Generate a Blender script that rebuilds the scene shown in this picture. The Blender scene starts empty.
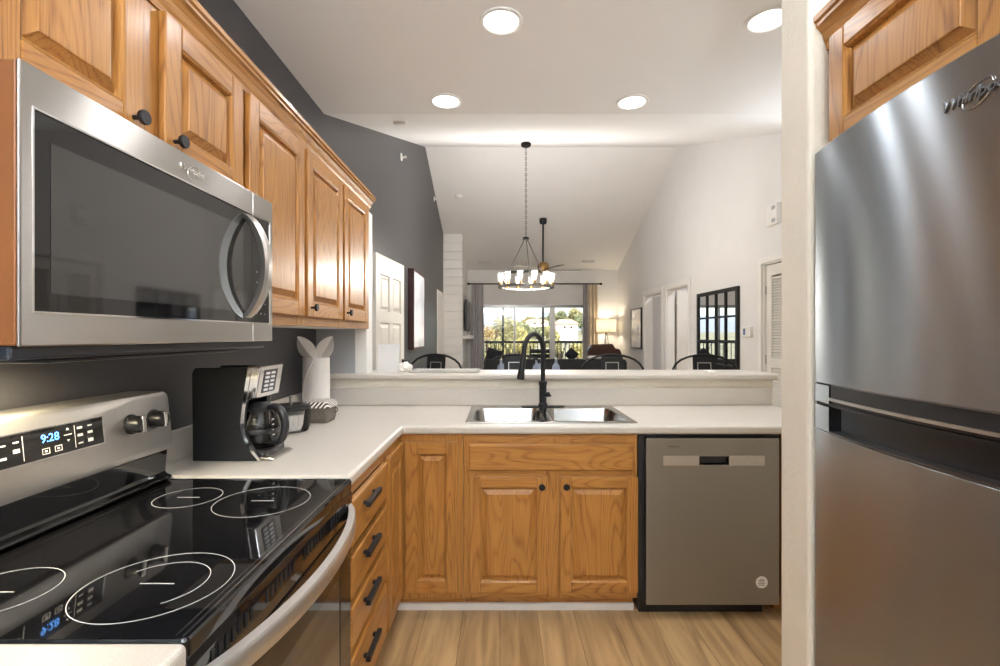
import bpy, bmesh, math, random
from mathutils import Vector, Matrix
random.seed(7)
S = bpy.context.scene
COL = S.collection
PI = math.pi

# ------------------------------------------------------------------ camera, sky, sun, exposure
cd = bpy.data.cameras.new('camera'); cam = bpy.data.objects.new('camera', cd); COL.objects.link(cam)
cd.sensor_fit = 'HORIZONTAL'; cd.sensor_width = 36.0; cd.lens = 484 * 36.0 / 1000.0
cd.shift_y = 0.002; cd.clip_start = 0.02; cd.clip_end = 2000
cam.location = (0, 0, 1.35); cam.rotation_euler = (PI / 2, 0, 0)
S.camera = cam
S.view_settings.view_transform = 'Standard'; S.view_settings.look = 'None'
S.view_settings.gamma = 1.0; S.view_settings.use_curve_mapping = False
S.view_settings.exposure = 0.42
W = bpy.data.worlds.new('sky'); S.world = W; W.use_nodes = True
wn = W.node_tree.nodes; wl = W.node_tree.links
sky = wn.new('ShaderNodeTexSky'); sky.sky_type = 'NISHITA'; sky.sun_disc = False
sky.sun_elevation = math.radians(40); sky.sun_rotation = math.radians(160); sky.dust_density = 3.0
wl.new(sky.outputs[0], wn['Background'].inputs[0]); wn['Background'].inputs[1].default_value = 0.5
sd = bpy.data.lights.new('sun', 'SUN'); so = bpy.data.objects.new('sun', sd); COL.objects.link(so)
sd.energy = 2.6; sd.angle = 0.02; sd.color = (1, .95, .86)
so.rotation_euler = (math.radians(48), 0, math.radians(-22)); so.location = (0, -5, 20)
S.cycles.diffuse_bounces = 8; S.cycles.max_bounces = 16
CAN_W, FILL_W, CHAN_W, HOOD_W, LAMP_W = 5.0, 132.0, 11.0, 2.8, 16.0   # watts of the lamps below

# ------------------------------------------------------------------ materials
def newmat(name):
    m = bpy.data.materials.new(name); m.use_nodes = True
    return m, m.node_tree.nodes, m.node_tree.links, m.node_tree.nodes['Principled BSDF']
def mat(name, col, rough=.5, metal=0, var=.06, scale=30, bump=0, bscale=200, spec=.5, emit=0, coat=0):
    m, n, l, b = newmat(name)
    tc = n.new('ShaderNodeTexCoord')
    nz = n.new('ShaderNodeTexNoise'); nz.inputs['Scale'].default_value = scale; nz.inputs['Detail'].default_value = 3
    l.new(tc.outputs['Object'], nz.inputs['Vector'])
    r = n.new('ShaderNodeValToRGB')
    r.color_ramp.elements[0].color = tuple(c * (1 - var) for c in col) + (1,)
    r.color_ramp.elements[1].color = tuple(min(1, c * (1 + var)) for c in col) + (1,)
    r.color_ramp.elements[0].position = .3; r.color_ramp.elements[1].position = .7
    l.new(nz.outputs[0], r.inputs[0]); l.new(r.outputs[0], b.inputs['Base Color'])
    b.inputs['Roughness'].default_value = rough; b.inputs['Metallic'].default_value = metal
    b.inputs['Specular IOR Level'].default_value = spec
    if coat: b.inputs['Coat Weight'].default_value = coat; b.inputs['Coat Roughness'].default_value = .08
    if emit:
        l.new(r.outputs[0], b.inputs['Emission Color']); b.inputs['Emission Strength'].default_value = emit
    if bump:
        n2 = n.new('ShaderNodeTexNoise'); n2.inputs['Scale'].default_value = bscale; n2.inputs['Detail'].default_value = 2
        l.new(tc.outputs['Object'], n2.inputs['Vector'])
        bp = n.new('ShaderNodeBump'); bp.inputs['Strength'].default_value = bump; bp.inputs['Distance'].default_value = .004
        l.new(n2.outputs[0], bp.inputs['Height']); l.new(bp.outputs[0], b.inputs['Normal'])
    return m
def srgb(r, g, b):
    f = lambda c: (c / 255 / 12.92) if c / 255 <= .04045 else ((c / 255 + .055) / 1.055) ** 2.4
    return (f(r), f(g), f(b))
def oak(name, axis, base=(156, 105, 49), dark=(82, 50, 18), light=(183, 133, 69)):
    m, n, l, b = newmat(name)
    tc = n.new('ShaderNodeTexCoord'); oi = n.new('ShaderNodeObjectInfo')
    ad = n.new('ShaderNodeVectorMath'); ad.operation = 'ADD'
    sc = n.new('ShaderNodeVectorMath'); sc.operation = 'SCALE'; sc.inputs['Scale'].default_value = 9.0
    cx = n.new('ShaderNodeCombineXYZ')
    for i in range(3): l.new(oi.outputs['Random'], cx.inputs[i])
    l.new(cx.outputs[0], sc.inputs[0]); l.new(tc.outputs['Object'], ad.inputs[0]); l.new(sc.outputs[0], ad.inputs[1])
    def stretched(across, along):
        mp = n.new('ShaderNodeMapping'); v = [across] * 3; v[axis] = along
        mp.inputs['Scale'].default_value = v; l.new(ad.outputs[0], mp.inputs['Vector']); return mp
    m1 = stretched(6.5, .8)
    n1 = n.new('ShaderNodeTexNoise'); n1.inputs['Scale'].default_value = 1; n1.inputs['Detail'].default_value = 1.5
    n1.inputs['Distortion'].default_value = .3
    l.new(m1.outputs[0], n1.inputs['Vector'])
    mu = n.new('ShaderNodeMath'); mu.operation = 'MULTIPLY'; mu.inputs[1].default_value = 150; l.new(n1.outputs[0], mu.inputs[0])
    sq = n.new('ShaderNodeMath'); sq.operation = 'SINE'; l.new(mu.outputs[0], sq.inputs[0])
    hs = n.new('ShaderNodeMath'); hs.operation = 'MULTIPLY_ADD'; hs.inputs[1].default_value = .5; hs.inputs[2].default_value = .5; l.new(sq.outputs[0], hs.inputs[0])
    si = n.new('ShaderNodeMath'); si.operation = 'POWER'; si.inputs[1].default_value = 3.5; l.new(hs.outputs[0], si.inputs[0])
    m2 = stretched(330, 8)
    n2 = n.new('ShaderNodeTexNoise'); n2.inputs['Scale'].default_value = 1; n2.inputs['Detail'].default_value = 3
    l.new(m2.outputs[0], n2.inputs['Vector'])
    m3 = stretched(26, 1.2)
    n3 = n.new('ShaderNodeTexNoise'); n3.inputs['Scale'].default_value = 1; n3.inputs['Detail'].default_value = 2
    l.new(m3.outputs[0], n3.inputs['Vector'])
    rr = n.new('ShaderNodeValToRGB'); e = rr.color_ramp.elements
    e[0].position = 0; e[0].color = srgb(*dark) + (1,); e[1].position = 1; e[1].color = srgb(*light) + (1,)
    x = e.new(.42); x.color = srgb(*base) + (1,)
    # grain value = .5 + .16 sin + .5 (pores-.5) + .6 (streak-.5)
    def lin(a, k, c):
        q = n.new('ShaderNodeMath'); q.operation = 'MULTIPLY_ADD'; q.inputs[1].default_value = k; q.inputs[2].default_value = c
        l.new(a, q.inputs[0]); return q.outputs[0]
    def add(a, c):
        q = n.new('ShaderNodeMath'); q.operation = 'ADD'; l.new(a, q.inputs[0]); l.new(c, q.inputs[1]); return q.outputs[0]
    v = add(add(lin(si.outputs[0], -.27, .60), lin(n2.outputs[0], .85, -.43)), lin(n3.outputs[0], .45, -.225))
    l.new(v, rr.inputs[0]); l.new(rr.outputs[0], b.inputs['Base Color'])
    b.inputs['Roughness'].default_value = .38; b.inputs['Specular IOR Level'].default_value = .28
    b.inputs['Coat Weight'].default_value = .2; b.inputs['Coat Roughness'].default_value = .2
    return m
def steel(name, col=(.56, .55, .535), rough=.26, aniso=.75, grain=1):
    m, n, l, b = newmat(name)
    tc = n.new('ShaderNodeTexCoord'); mp = n.new('ShaderNodeMapping')
    mp.inputs['Scale'].default_value = (3, 3, 700) if grain == 1 else (40, 40, 40)
    l.new(tc.outputs['Object'], mp.inputs['Vector'])
    nz = n.new('ShaderNodeTexNoise'); nz.inputs['Scale'].default_value = 1; nz.inputs['Detail'].default_value = 2
    l.new(mp.outputs[0], nz.inputs['Vector'])
    r = n.new('ShaderNodeValToRGB')
    r.color_ramp.elements[0].color = tuple(c * .94 for c in col) + (1,); r.color_ramp.elements[1].color = tuple(min(1, c * 1.05) for c in col) + (1,)
    l.new(nz.outputs[0], r.inputs[0]); l.new(r.outputs[0], b.inputs['Base Color'])
    b.inputs['Metallic'].default_value = 1; b.inputs['Roughness'].default_value = rough
    if aniso:
        b.inputs['Anisotropic'].default_value = aniso
        c = n.new('ShaderNodeCombineXYZ'); c.inputs[2].default_value = 1; l.new(c.outputs[0], b.inputs['Tangent'])
    return m
def clear_glass(name, tint=(1, 1, 1), gl=.05):
    m, n, l, b = newmat(name); n.remove(b)
    t = n.new('ShaderNodeBsdfTransparent'); t.inputs[0].default_value = tint + (1,)
    g = n.new('ShaderNodeBsdfGlossy'); g.inputs['Roughness'].default_value = gl
    f = n.new('ShaderNodeFresnel'); f.inputs[0].default_value = 1.45
    x = n.new('ShaderNodeMixShader'); l.new(f.outputs[0], x.inputs[0]); l.new(t.outputs[0], x.inputs[1]); l.new(g.outputs[0], x.inputs[2])
    l.new(x.outputs[0], n['Material Output'].inputs[0]); return m
def frosted(name, k=.3, tr=(.9, .88, .84)):
    m, n, l, b = newmat(name); n.remove(b)
    t = n.new('ShaderNodeBsdfTransparent'); t.inputs[0].default_value = (.95, .94, .92, 1)
    d = n.new('ShaderNodeBsdfTranslucent'); d.inputs[0].default_value = tr + (1,)
    x = n.new('ShaderNodeMixShader'); x.inputs[0].default_value = k; l.new(t.outputs[0], x.inputs[1]); l.new(d.outputs[0], x.inputs[2])
    l.new(x.outputs[0], n['Material Output'].inputs[0]); return m
def milky(name, col, k):
    m, n, l, b = newmat(name)
    t = n.new('ShaderNodeBsdfTransparent'); x = n.new('ShaderNodeMixShader'); x.inputs[0].default_value = k
    b.inputs['Base Color'].default_value = col + (1,); b.inputs['Roughness'].default_value = .08
    l.new(t.outputs[0], x.inputs[1]); l.new(b.outputs[0], x.inputs[2]); l.new(x.outputs[0], n['Material Output'].inputs[0]); return m
def floor_mat():
    m, n, l, b = newmat('vinyl_plank')
    tc = n.new('ShaderNodeTexCoord'); mp = n.new('ShaderNodeMapping'); mp.inputs['Rotation'].default_value = (0, 0, PI / 2)
    l.new(tc.outputs['Object'], mp.inputs['Vector'])
    br = n.new('ShaderNodeTexBrick'); br.inputs['Scale'].default_value = 1; br.inputs['Brick Width'].default_value = 1.22
    br.inputs['Row Height'].default_value = .18; br.inputs['Mortar Size'].default_value = .0016; br.offset = .37
    br.inputs['Color1'].default_value = srgb(176, 144, 102) + (1,); br.inputs['Color2'].default_value = srgb(192, 160, 116) + (1,)
    br.inputs['Mortar'].default_value = srgb(128, 98, 66) + (1,); br.inputs['Bias'].default_value = 0
    l.new(mp.outputs[0], br.inputs['Vector'])
    m2 = n.new('ShaderNodeMapping'); m2.inputs['Scale'].default_value = (20, 1.8, 1); l.new(tc.outputs['Object'], m2.inputs['Vector'])
    nz = n.new('ShaderNodeTexNoise'); nz.inputs['Scale'].default_value = 1; nz.inputs['Detail'].default_value = 4; nz.inputs['Distortion'].default_value = .8
    l.new(m2.outputs[0], nz.inputs['Vector'])
    r = n.new('ShaderNodeValToRGB'); r.color_ramp.elements[0].color = (.42, .36, .30, 1); r.color_ramp.elements[1].color = (1, 1, 1, 1)
    r.color_ramp.elements[0].position = .3; r.color_ramp.elements[1].position = .62
    l.new(nz.outputs[0], r.inputs[0])
    mx = n.new('ShaderNodeMixRGB'); mx.blend_type = 'MULTIPLY'; mx.inputs[0].default_value = .74
    l.new(br.outputs[0], mx.inputs[1]); l.new(r.outputs[0], mx.inputs[2]); l.new(mx.outputs[0], b.inputs['Base Color'])
    b.inputs['Roughness'].default_value = .38
    return m
M = dict(
    floor=floor_mat(),
    oak_v=oak('oak_upright_grain', 2), oak_y=oak('oak_lengthwise_grain', 1), oak_x=oak('oak_crosswise_grain', 0),
    steel=steel('brushed_steel', (.39, .43, .465), .27, .98), mw_steel=steel('warm_brushed_steel', (.47, .455, .43), .3, .96), dw_steel=steel('dark_brushed_steel', (.36, .35, .325), .36, .98), steel2=steel('satin_steel', (.62, .60, .57), .3, 0, 0), chrome=steel('chrome', (.8, .8, .8), .08, 0, 0),
    sink=steel('sink_steel', (.36, .355, .345), .16, 0, 0), console=steel('console_steel', (.60, .58, .55), .42, 0, 0), dark_steel=steel('dark_steel', (.25, .25, .26), .35, 0, 0),
    counter=mat('cream_laminate', srgb(200, 194, 185), .38, var=.03, scale=120),
    speck=mat('speckled_laminate', srgb(184, 176, 166), .4, var=.12, scale=400),
    white_wall=mat('pale_grey_paint', srgb(226, 224, 222), .7, var=.015, scale=3, bump=.15, bscale=90),
    cream_wall=mat('cream_paint', srgb(228, 222, 208), .75, var=.02, scale=4, bump=.5, bscale=70),
    dark_wall=mat('charcoal_paint', srgb(66, 65, 67), .42, var=.02, scale=3, bump=.12, bscale=90),
    grey_wall=mat('mid_grey', srgb(168, 169, 171), .6, var=.03, scale=3, bump=.15, bscale=90),
    ceiling=mat('ceiling_white', srgb(232, 230, 228), .85, var=.01, scale=3),
    white=mat('white_trim_paint', srgb(232, 230, 226), .4, var=.015, scale=6),
    ivory=mat('ivory_door_paint', srgb(226, 222, 214), .45, var=.02, scale=6),
    melamine=mat('white_melamine', srgb(235, 228, 222), .5, var=.02, scale=6),
    black=mat('matte_black_metal', (.011, .011, .012), .48, spec=.3, var=.1, scale=60),
    black_pl=mat('black_plastic', (.014, .014, .016), .32, var=.1, scale=60),
    black_tex=mat('textured_black_plastic', (.010, .011, .013), .42, var=.1, scale=300, bump=.1, bscale=900),
    black_glass=mat('black_glass', (.006, .006, .007), .03, var=.1, scale=10, coat=.3),
    mid_glass=mat('perforated_window', (.03, .029, .028), .05, var=.15, scale=10, coat=.6),
    brown_case=mat('brown_casing', srgb(128, 80, 44), .35, var=.05, scale=10),
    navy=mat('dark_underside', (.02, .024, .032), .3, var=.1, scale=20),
    ring=mat('burner_print', (.62, .61, .60), .4, var=.03),
    print_w=mat('white_print', (.75, .75, .75), .5, var=.02),
    print_k=mat('dark_print', (.05, .05, .05), .5, var=.02),
    blue_led=mat('blue_display', (.1, .35, 1), .4, var=.02, emit=2.4),
    lens=mat('lit_lens', (1, .97, .92), .5, var=.01, emit=3.0),
    bulb=mat('lit_bulb', (1, .86, .62), .5, var=.01, emit=7.0),
    glass=clear_glass('window_glass'), shade_glass=frosted('seeded_glass', .008),
    carafe=clear_glass('carafe_glass', (.78, .76, .72), .03), blue_glass=milky('pale_blue_glass', srgb(186, 202, 226), .55), tray_glass=milky('pale_tray', srgb(226, 226, 220), .6),
    bronze=mat('bronze_metal', (.014, .013, .012), .8, 0, spec=.1), brass=mat('aged_brass', srgb(150, 118, 70), .4, .7),
    paper=mat('paper_towel', srgb(238, 235, 230), .9, var=.02, scale=60, bump=.2, bscale=250),
    card=mat('grey_card', srgb(214, 213, 212), .7, var=.01),
    wicker=mat('woven_grey_wicker', srgb(112, 104, 94), .8, var=.45, scale=260, bump=.6, bscale=260),
    curtain=mat('grey_curtain', srgb(200, 196, 198), .9, var=.06, scale=20), curtain_t=mat('tan_curtain', srgb(212, 198, 176), .9, var=.06, scale=20),
    sofa=mat('charcoal_upholstery', (.016, .017, .02), .85, var=.2, scale=120), cushion=mat('black_cushion', (.012, .012, .018), .9, var=.3, scale=60),
    frame_red=mat('dark_red_wood', srgb(70, 40, 36), .4, var=.15, scale=20), leather=mat('brown_leather', srgb(74, 42, 27), .45, var=.15, scale=25),
    shade=frosted('linen_shade', .9, (.42, .40, .36)),
    table=mat('dark_table_wood', srgb(70, 50, 36), .4, var=.2, scale=15),
    blue=mat('blue_plastic', srgb(70, 105, 150), .35, var=.05), hinge=mat('nickel_hinge', (.45, .44, .42), .35, .9),
    mirror=mat('mirror_silver', (.88, .89, .9), .02, 1, var=.005),
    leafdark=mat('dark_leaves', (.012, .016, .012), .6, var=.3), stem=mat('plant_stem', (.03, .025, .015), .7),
    pot=mat('clay_pot', srgb(90, 88, 86), .7), bark=mat('tree_bark', srgb(84, 68, 52), .9, var=.3, scale=6),
    leaf_y=mat('yellow_green_leaves', srgb(170, 164, 104), .8, var=.35, scale=1.2), leaf_g=mat('green_leaves', srgb(124, 132, 98), .8, var=.4, scale=1.2),
    leaf_o=mat('olive_leaves', srgb(148, 146, 100), .8, var=.4, scale=1.2), leaf_r=mat('russet_leaves', srgb(160, 140, 92), .8, var=.35, scale=1.2),
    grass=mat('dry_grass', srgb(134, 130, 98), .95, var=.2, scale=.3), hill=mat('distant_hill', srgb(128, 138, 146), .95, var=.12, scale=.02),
    stucco=mat('white_stucco', srgb(236, 226, 214), .9, var=.03), roof=mat('terracotta_roof', srgb(188, 150, 128), .85, var=.12, scale=2),
    deck=mat('deck_concrete', srgb(150, 144, 136), .9, var=.1), pic_l=None, pic_r=None)
def stripes(name, c0, c1, scale, rot, direction='X'):
    m, n, l, b = newmat(name); tc = n.new('ShaderNodeTexCoord'); mp = n.new('ShaderNodeMapping'); mp.inputs['Rotation'].default_value = rot
    w = n.new('ShaderNodeTexWave'); w.bands_direction = direction; w.inputs['Scale'].default_value = scale; w.inputs['Distortion'].default_value = .3
    r = n.new('ShaderNodeValToRGB'); r.color_ramp.interpolation = 'CONSTANT'
    r.color_ramp.elements[0].color = c0 + (1,); r.color_ramp.elements[1].color = c1 + (1,); r.color_ramp.elements[1].position = .45
    l.new(tc.outputs['Object'], mp.inputs['Vector']); l.new(mp.outputs[0], w.inputs['Vector']); l.new(w.outputs[0], r.inputs[0]); l.new(r.outputs[0], b.inputs['Base Color'])
    b.inputs['Roughness'].default_value = .85; return m
M['stripe'] = stripes('striped_cloth', srgb(30, 28, 28), srgb(232, 226, 216), 24, (0, 0, .9))
def art(name, cols, scale):
    m, n, l, b = newmat(name); tc = n.new('ShaderNodeTexCoord'); nz = n.new('ShaderNodeTexNoise')
    nz.inputs['Scale'].default_value = scale; nz.inputs['Detail'].default_value = 4
    r = n.new('ShaderNodeValToRGB'); e = r.color_ramp.elements
    e[0].position, e[0].color = .3, srgb(*cols[0]) + (1,); e[1].position, e[1].color = .7, srgb(*cols[-1]) + (1,)
    for i, c in enumerate(cols[1:-1]):
        x = e.new(.3 + .4 * (i + 1) / (len(cols) - 1)); x.color = srgb(*c) + (1,)
    l.new(tc.outputs['Object'], nz.inputs['Vector']); l.new(nz.outputs[0], r.inputs[0]); l.new(r.outputs[0], b.inputs['Base Color'])
    b.inputs['Roughness'].default_value = .12; return m
M['pic_l'] = art('pale_print', [(200, 206, 220), (226, 228, 236), (236, 232, 236)], 2.5)
M['pic_r'] = art('sketch_print', [(120, 150, 190), (214, 220, 228), (236, 234, 230), (240, 238, 232)], 3.2)

# ------------------------------------------------------------------ mesh builder
class MB:
    def __init__(s): s.b = bmesh.new(); s.mi = 0
    def face(s, pts):
        f = s.b.faces.new([s.b.verts.new(p) for p in pts]); f.material_index = s.mi; return f
    def vf(s, vs):
        try:
            f = s.b.faces.new(vs); f.material_index = s.mi; return f
        except ValueError: pass
    def box(s, x0, x1, y0, y1, z0, z1):
        v = [s.b.verts.new(p) for p in ((x0,y0,z0),(x1,y0,z0),(x1,y1,z0),(x0,y1,z0),(x0,y0,z1),(x1,y0,z1),(x1,y1,z1),(x0,y1,z1))]
        for q in ((0,3,2,1),(4,5,6,7),(0,1,5,4),(1,2,6,5),(2,3,7,6),(3,0,4,7)): s.vf([v[i] for i in q])
        return s
    def mbox(s, P, u0, u1, o0, o1, z0, z1):
        v = [s.b.verts.new(P(*p)) for p in ((u0,o0,z0),(u1,o0,z0),(u1,o1,z0),(u0,o1,z0),(u0,o0,z1),(u1,o0,z1),(u1,o1,z1),(u0,o1,z1))]
        for q in ((0,3,2,1),(4,5,6,7),(0,1,5,4),(1,2,6,5),(2,3,7,6),(3,0,4,7)): s.vf([v[i] for i in q])
        return s
    def loft(s, loops, cap0=True, cap1=True, closed=True):
        L = [[s.b.verts.new(p) for p in lp] for lp in loops]; n = len(L[0])
        for a, b in zip(L, L[1:]):
            for i in range(n if closed else n - 1):
                j = (i + 1) % n; s.vf([a[i], a[j], b[j], b[i]])
        if cap0: s.vf(L[0][::-1])
        if cap1: s.vf(L[-1])
        return s
    def tube(s, pts, r, seg=10, caps=True):
        pts = [Vector(p) for p in pts]; n = len(pts); rs = r if isinstance(r, (list, tuple)) else [r] * n
        loops = []; prev = None
        for i, p in enumerate(pts):
            t = (pts[min(i + 1, n - 1)] - pts[max(i - 1, 0)]).normalized()
            if prev is None:
                a = Vector((0, 0, 1)) if abs(t.z) < .9 else Vector((1, 0, 0)); u = t.cross(a).normalized()
            else:
                u = (prev - t * prev.dot(t)).normalized()
            prev = u; w = t.cross(u)
            loops.append([p + (u * math.cos(2 * PI * k / seg) + w * math.sin(2 * PI * k / seg)) * rs[i] for k in range(seg)])
        return s.loft(loops, caps, caps)
    def lathe(s, prof, c=(0, 0, 0), seg=24, caps=True):
        return s.loft([[(c[0] + r * math.cos(2 * PI * k / seg), c[1] + r * math.sin(2 * PI * k / seg), c[2] + z) for k in range(seg)] for r, z in prof], caps, caps)
    def prism(s, poly, f0, f1):
        return s.loft([[f0(*p) for p in poly], [f1(*p) for p in poly]])
    def build(s, name, mats, parent=None, org=None, smooth=False, bevel=0, seg=2, recalc=True):
        if recalc: bmesh.ops.recalc_face_normals(s.b, faces=s.b.faces)
        o0 = Vector(org) if org is not None else Vector(ORG.get(parent.name if parent else '', (0, 0, 0)))
        bmesh.ops.translate(s.b, verts=s.b.verts, vec=-o0)
        me = bpy.data.meshes.new(name); s.b.to_mesh(me); s.b.free()
        for m in (mats if isinstance(mats, (list, tuple)) else [mats]): me.materials.append(M[m] if isinstance(m, str) else m)
        if smooth:
            for p in me.polygons: p.use_smooth = True
            try: me.set_sharp_from_angle(angle=math.radians(38))
            except Exception: pass
        o = bpy.data.objects.new(name, me); COL.objects.link(o)
        if parent is not None:
            o.parent = parent
            if org is not None: o.location = o0 - Vector(ORG[parent.name])
        else: o.location = o0
        ORG[o.name] = tuple(o0)
        if bevel:
            bv = o.modifiers.new('bevel', 'BEVEL'); bv.width = bevel; bv.segments = seg; bv.limit_method = 'ANGLE'; bv.angle_limit = math.radians(35)
        return o
ORG = {}
def thing(name, label, cat, loc=(0, 0, 0), group=None):
    o = bpy.data.objects.new(name, None); COL.objects.link(o); o.location = loc; o.empty_display_size = .05
    ORG[o.name] = tuple(loc); o['label'] = label; o['category'] = cat
    if group: o['group'] = group
    return o
def tag(o, label, cat, group=None, kind=None):
    o['label'] = label; o['category'] = cat
    if group: o['group'] = group
    if kind: o['kind'] = kind
    return o
def struct(o, label, cat='room'):
    o['kind'] = 'structure'; o['label'] = label; o['category'] = cat; return o
def dup(root, loc, rz, label, group=None):
    r = root.copy(); COL.objects.link(r); r.location = loc; r.rotation_euler = (0, 0, rz); r['label'] = label
    if group: r['group'] = group
    for ch in list(root.children):
        c = ch.copy(); COL.objects.link(c); c.parent = r
        for g in list(ch.children):
            d = g.copy(); COL.objects.link(d); d.parent = c
    return r
def slab(xs, ys, inside, P, z0, z1, mb=None):
    """cells of a grid, extruded: one watertight plate with holes; P(a, b, c) maps to world"""
    mb = mb or MB(); V = {}
    def v(i, j, k):
        if (i, j, k) not in V: V[(i, j, k)] = mb.b.verts.new(P(xs[i], ys[j], (z0, z1)[k]))
        return V[(i, j, k)]
    nx, ny = len(xs) - 1, len(ys) - 1
    I = [[inside((xs[i] + xs[i + 1]) / 2, (ys[j] + ys[j + 1]) / 2) for j in range(ny)] for i in range(nx)]
    g = lambda i, j: 0 <= i < nx and 0 <= j < ny and I[i][j]
    for i in range(nx):
        for j in range(ny):
            if not I[i][j]: continue
            mb.vf([v(i,j,1), v(i+1,j,1), v(i+1,j+1,1), v(i,j+1,1)]); mb.vf([v(i,j,0), v(i,j+1,0), v(i+1,j+1,0), v(i+1,j,0)])
            if not g(i-1, j): mb.vf([v(i,j,0), v(i,j,1), v(i,j+1,1), v(i,j+1,0)])
            if not g(i+1, j): mb.vf([v(i+1,j,0), v(i+1,j+1,0), v(i+1,j+1,1), v(i+1,j,1)])
            if not g(i, j-1): mb.vf([v(i,j,0), v(i+1,j,0), v(i+1,j,1), v(i,j,1)])
            if not g(i, j+1): mb.vf([v(i,j+1,0), v(i,j+1,1), v(i+1,j+1,1), v(i+1,j+1,0)])
    return mb
XYZ = lambda a, b, c: (a, b, c)
YZX = lambda a, b, c: (c, a, b)      # a=y, b=z, extruded along x
XZY = lambda a, b, c: (a, c, b)      # a=x, b=z, extruded along y
def rrect(x0, x1, y0, y1, r, z, k=5):
    out = []
    for cx, cy, a0 in ((x1 - r, y1 - r, 0), (x0 + r, y1 - r, PI / 2), (x0 + r, y0 + r, PI), (x1 - r, y0 + r, 1.5 * PI)):
        for i in range(k + 1):
            a = a0 + PI / 2 * i / k; out.append((cx + r * math.cos(a), cy + r * math.sin(a), z))
    return out
def text(body, size, mat_, parent, name, Mx, depth=.0008, shear=0.0, align='CENTER', org=None):
    cu = bpy.data.curves.new('t', 'FONT'); cu.body = body; cu.size = size; cu.extrude = depth; cu.shear = shear
    cu.align_x = align; cu.align_y = 'CENTER'; cu.resolution_u = 2
    t = bpy.data.objects.new('t', cu); COL.objects.link(t)
    dg = bpy.context.evaluated_depsgraph_get(); me = bpy.data.meshes.new_from_object(t.evaluated_get(dg))
    bpy.data.objects.remove(t); bpy.data.curves.remove(cu)
    me.transform(Mx); me.transform(Matrix.Translation(-Vector(ORG[parent.name]))); me.name = name
    me.materials.clear(); me.materials.append(M[mat_])
    o = bpy.data.objects.new(name, me); COL.objects.link(o); o.parent = parent; ORG[o.name] = ORG[parent.name]
    return o
def frame_mx(origin, right, up):
    r = Vector(right).normalized(); u = Vector(up).normalized(); n = r.cross(u)
    return Matrix(((r.x, u.x, n.x, origin[0]), (r.y, u.y, n.y, origin[1]), (r.z, u.z, n.z, origin[2]), (0, 0, 0, 1)))

# ------------------------------------------------------------------ room shell
XL, XR, YB, YF = -1.13, 2.71, -1.7, 11.12
ZK, Y1, Y2, ZR = 2.77, 3.11, 7.31, 4.19
ZF = ZR - .354 * (YF - Y2)
def ceil_z(y): return ZK if y < Y1 else (ZK + (ZR - ZK) * (y - Y1) / (Y2 - Y1) if y < Y2 else ZR - .354 * (y - Y2))
mb = MB(); mb.box(XL - .2, 4.4, YB - .2, YF + .2, -.1, 0); struct(mb.build('floor', 'floor'), 'light tan wood plank floor', 'floor')
prof = [(YB - .2, ZK), (Y1, ZK), (Y2, ZR), (YF + .2, ceil_z(YF + .2))]
mb = MB(); mb.loft([[(XL - .2, y, z) for y, z in prof] + [(XL - .2, y, z + .15) for y, z in prof[::-1]], [(4.4, y, z) for y, z in prof] + [(4.4, y, z + .15) for y, z in prof[::-1]]])
struct(mb.build('ceiling', 'ceiling'), 'white ceiling flat over the kitchen then vaulted over the living room', 'ceiling')
def gable(x0, x1, m, nm, lab, hole=None):
    mb = MB()
    ys = sorted({YB, Y1, Y2, YF} | set(h for hh in (hole or []) for h in hh[:2]))
    for a, b in zip(ys, ys[1:]):
        hz = [h for h in (hole or []) if h[0] <= (a + b) / 2 <= h[1]]
        zb = hz[0][2] if hz else 0
        mb.loft([[(x0, a, zb), (x1, a, zb), (x1, a, ceil_z(a) + .05), (x0, a, ceil_z(a) + .05)], [(x0, b, zb), (x1, b, zb), (x1, b, ceil_z(b) + .05), (x0, b, ceil_z(b) + .05)]])
    bmesh.ops.remove_doubles(mb.b, verts=mb.b.verts, dist=1e-5)
    return struct(mb.build(nm, m), lab, 'wall')
gable(XL - .15, XL, 'dark_wall', 'wall_left', 'charcoal painted wall along the left side')
D1, D2, D3 = (8.1, 9.05, 2.08), (6.94, 7.85, 2.08), (4.08, 4.99, 2.08)
gable(XR, XR + .12, 'white_wall', 'wall_right', 'pale grey wall with two doorways and a louvered closet', [D1, D2, D3])
mb = slab([XL - .15, -.5, 1.98, XR + .12], [0, 2.04, ceil_z(YF) + .05], lambda x, z: not (-.5 < x < 1.98 and z < 2.04), XZY, YF, YF + .15)
struct(mb.build('wall_far', 'white_wall'), 'pale far wall around the sliding glass door', 'wall')
mb = MB(); mb.box(XL, 1.6, YB - .12, YB, 0, ZK); struct(mb.build('wall_back', 'white_wall'), 'pale wall behind the kitchen', 'wall')
# wing wall and wall behind the fridge
XP, YP0, YP1 = .767, 1.20, 1.327
mb = MB(); mb.box(XP, XR + .05, YP0, YP1, 0, ZK); struct(mb.build('wall_wing', 'cream_wall', bevel=.012, seg=3), 'cream textured end of the wall beside the refrigerator', 'wall')
mb = MB(); mb.box(1.56, 1.68, YB - .12, YP0, 0, ZK); struct(mb.build('wall_kitchen_right', 'white_wall'), 'pale wall behind the refrigerator', 'wall')
mb = MB(); mb.box(1.68, 4.4, YP0 - .6, YP0 - .5, 0, ZK); struct(mb.build('wall_hall', 'white_wall'), 'hall wall', 'wall')
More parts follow.
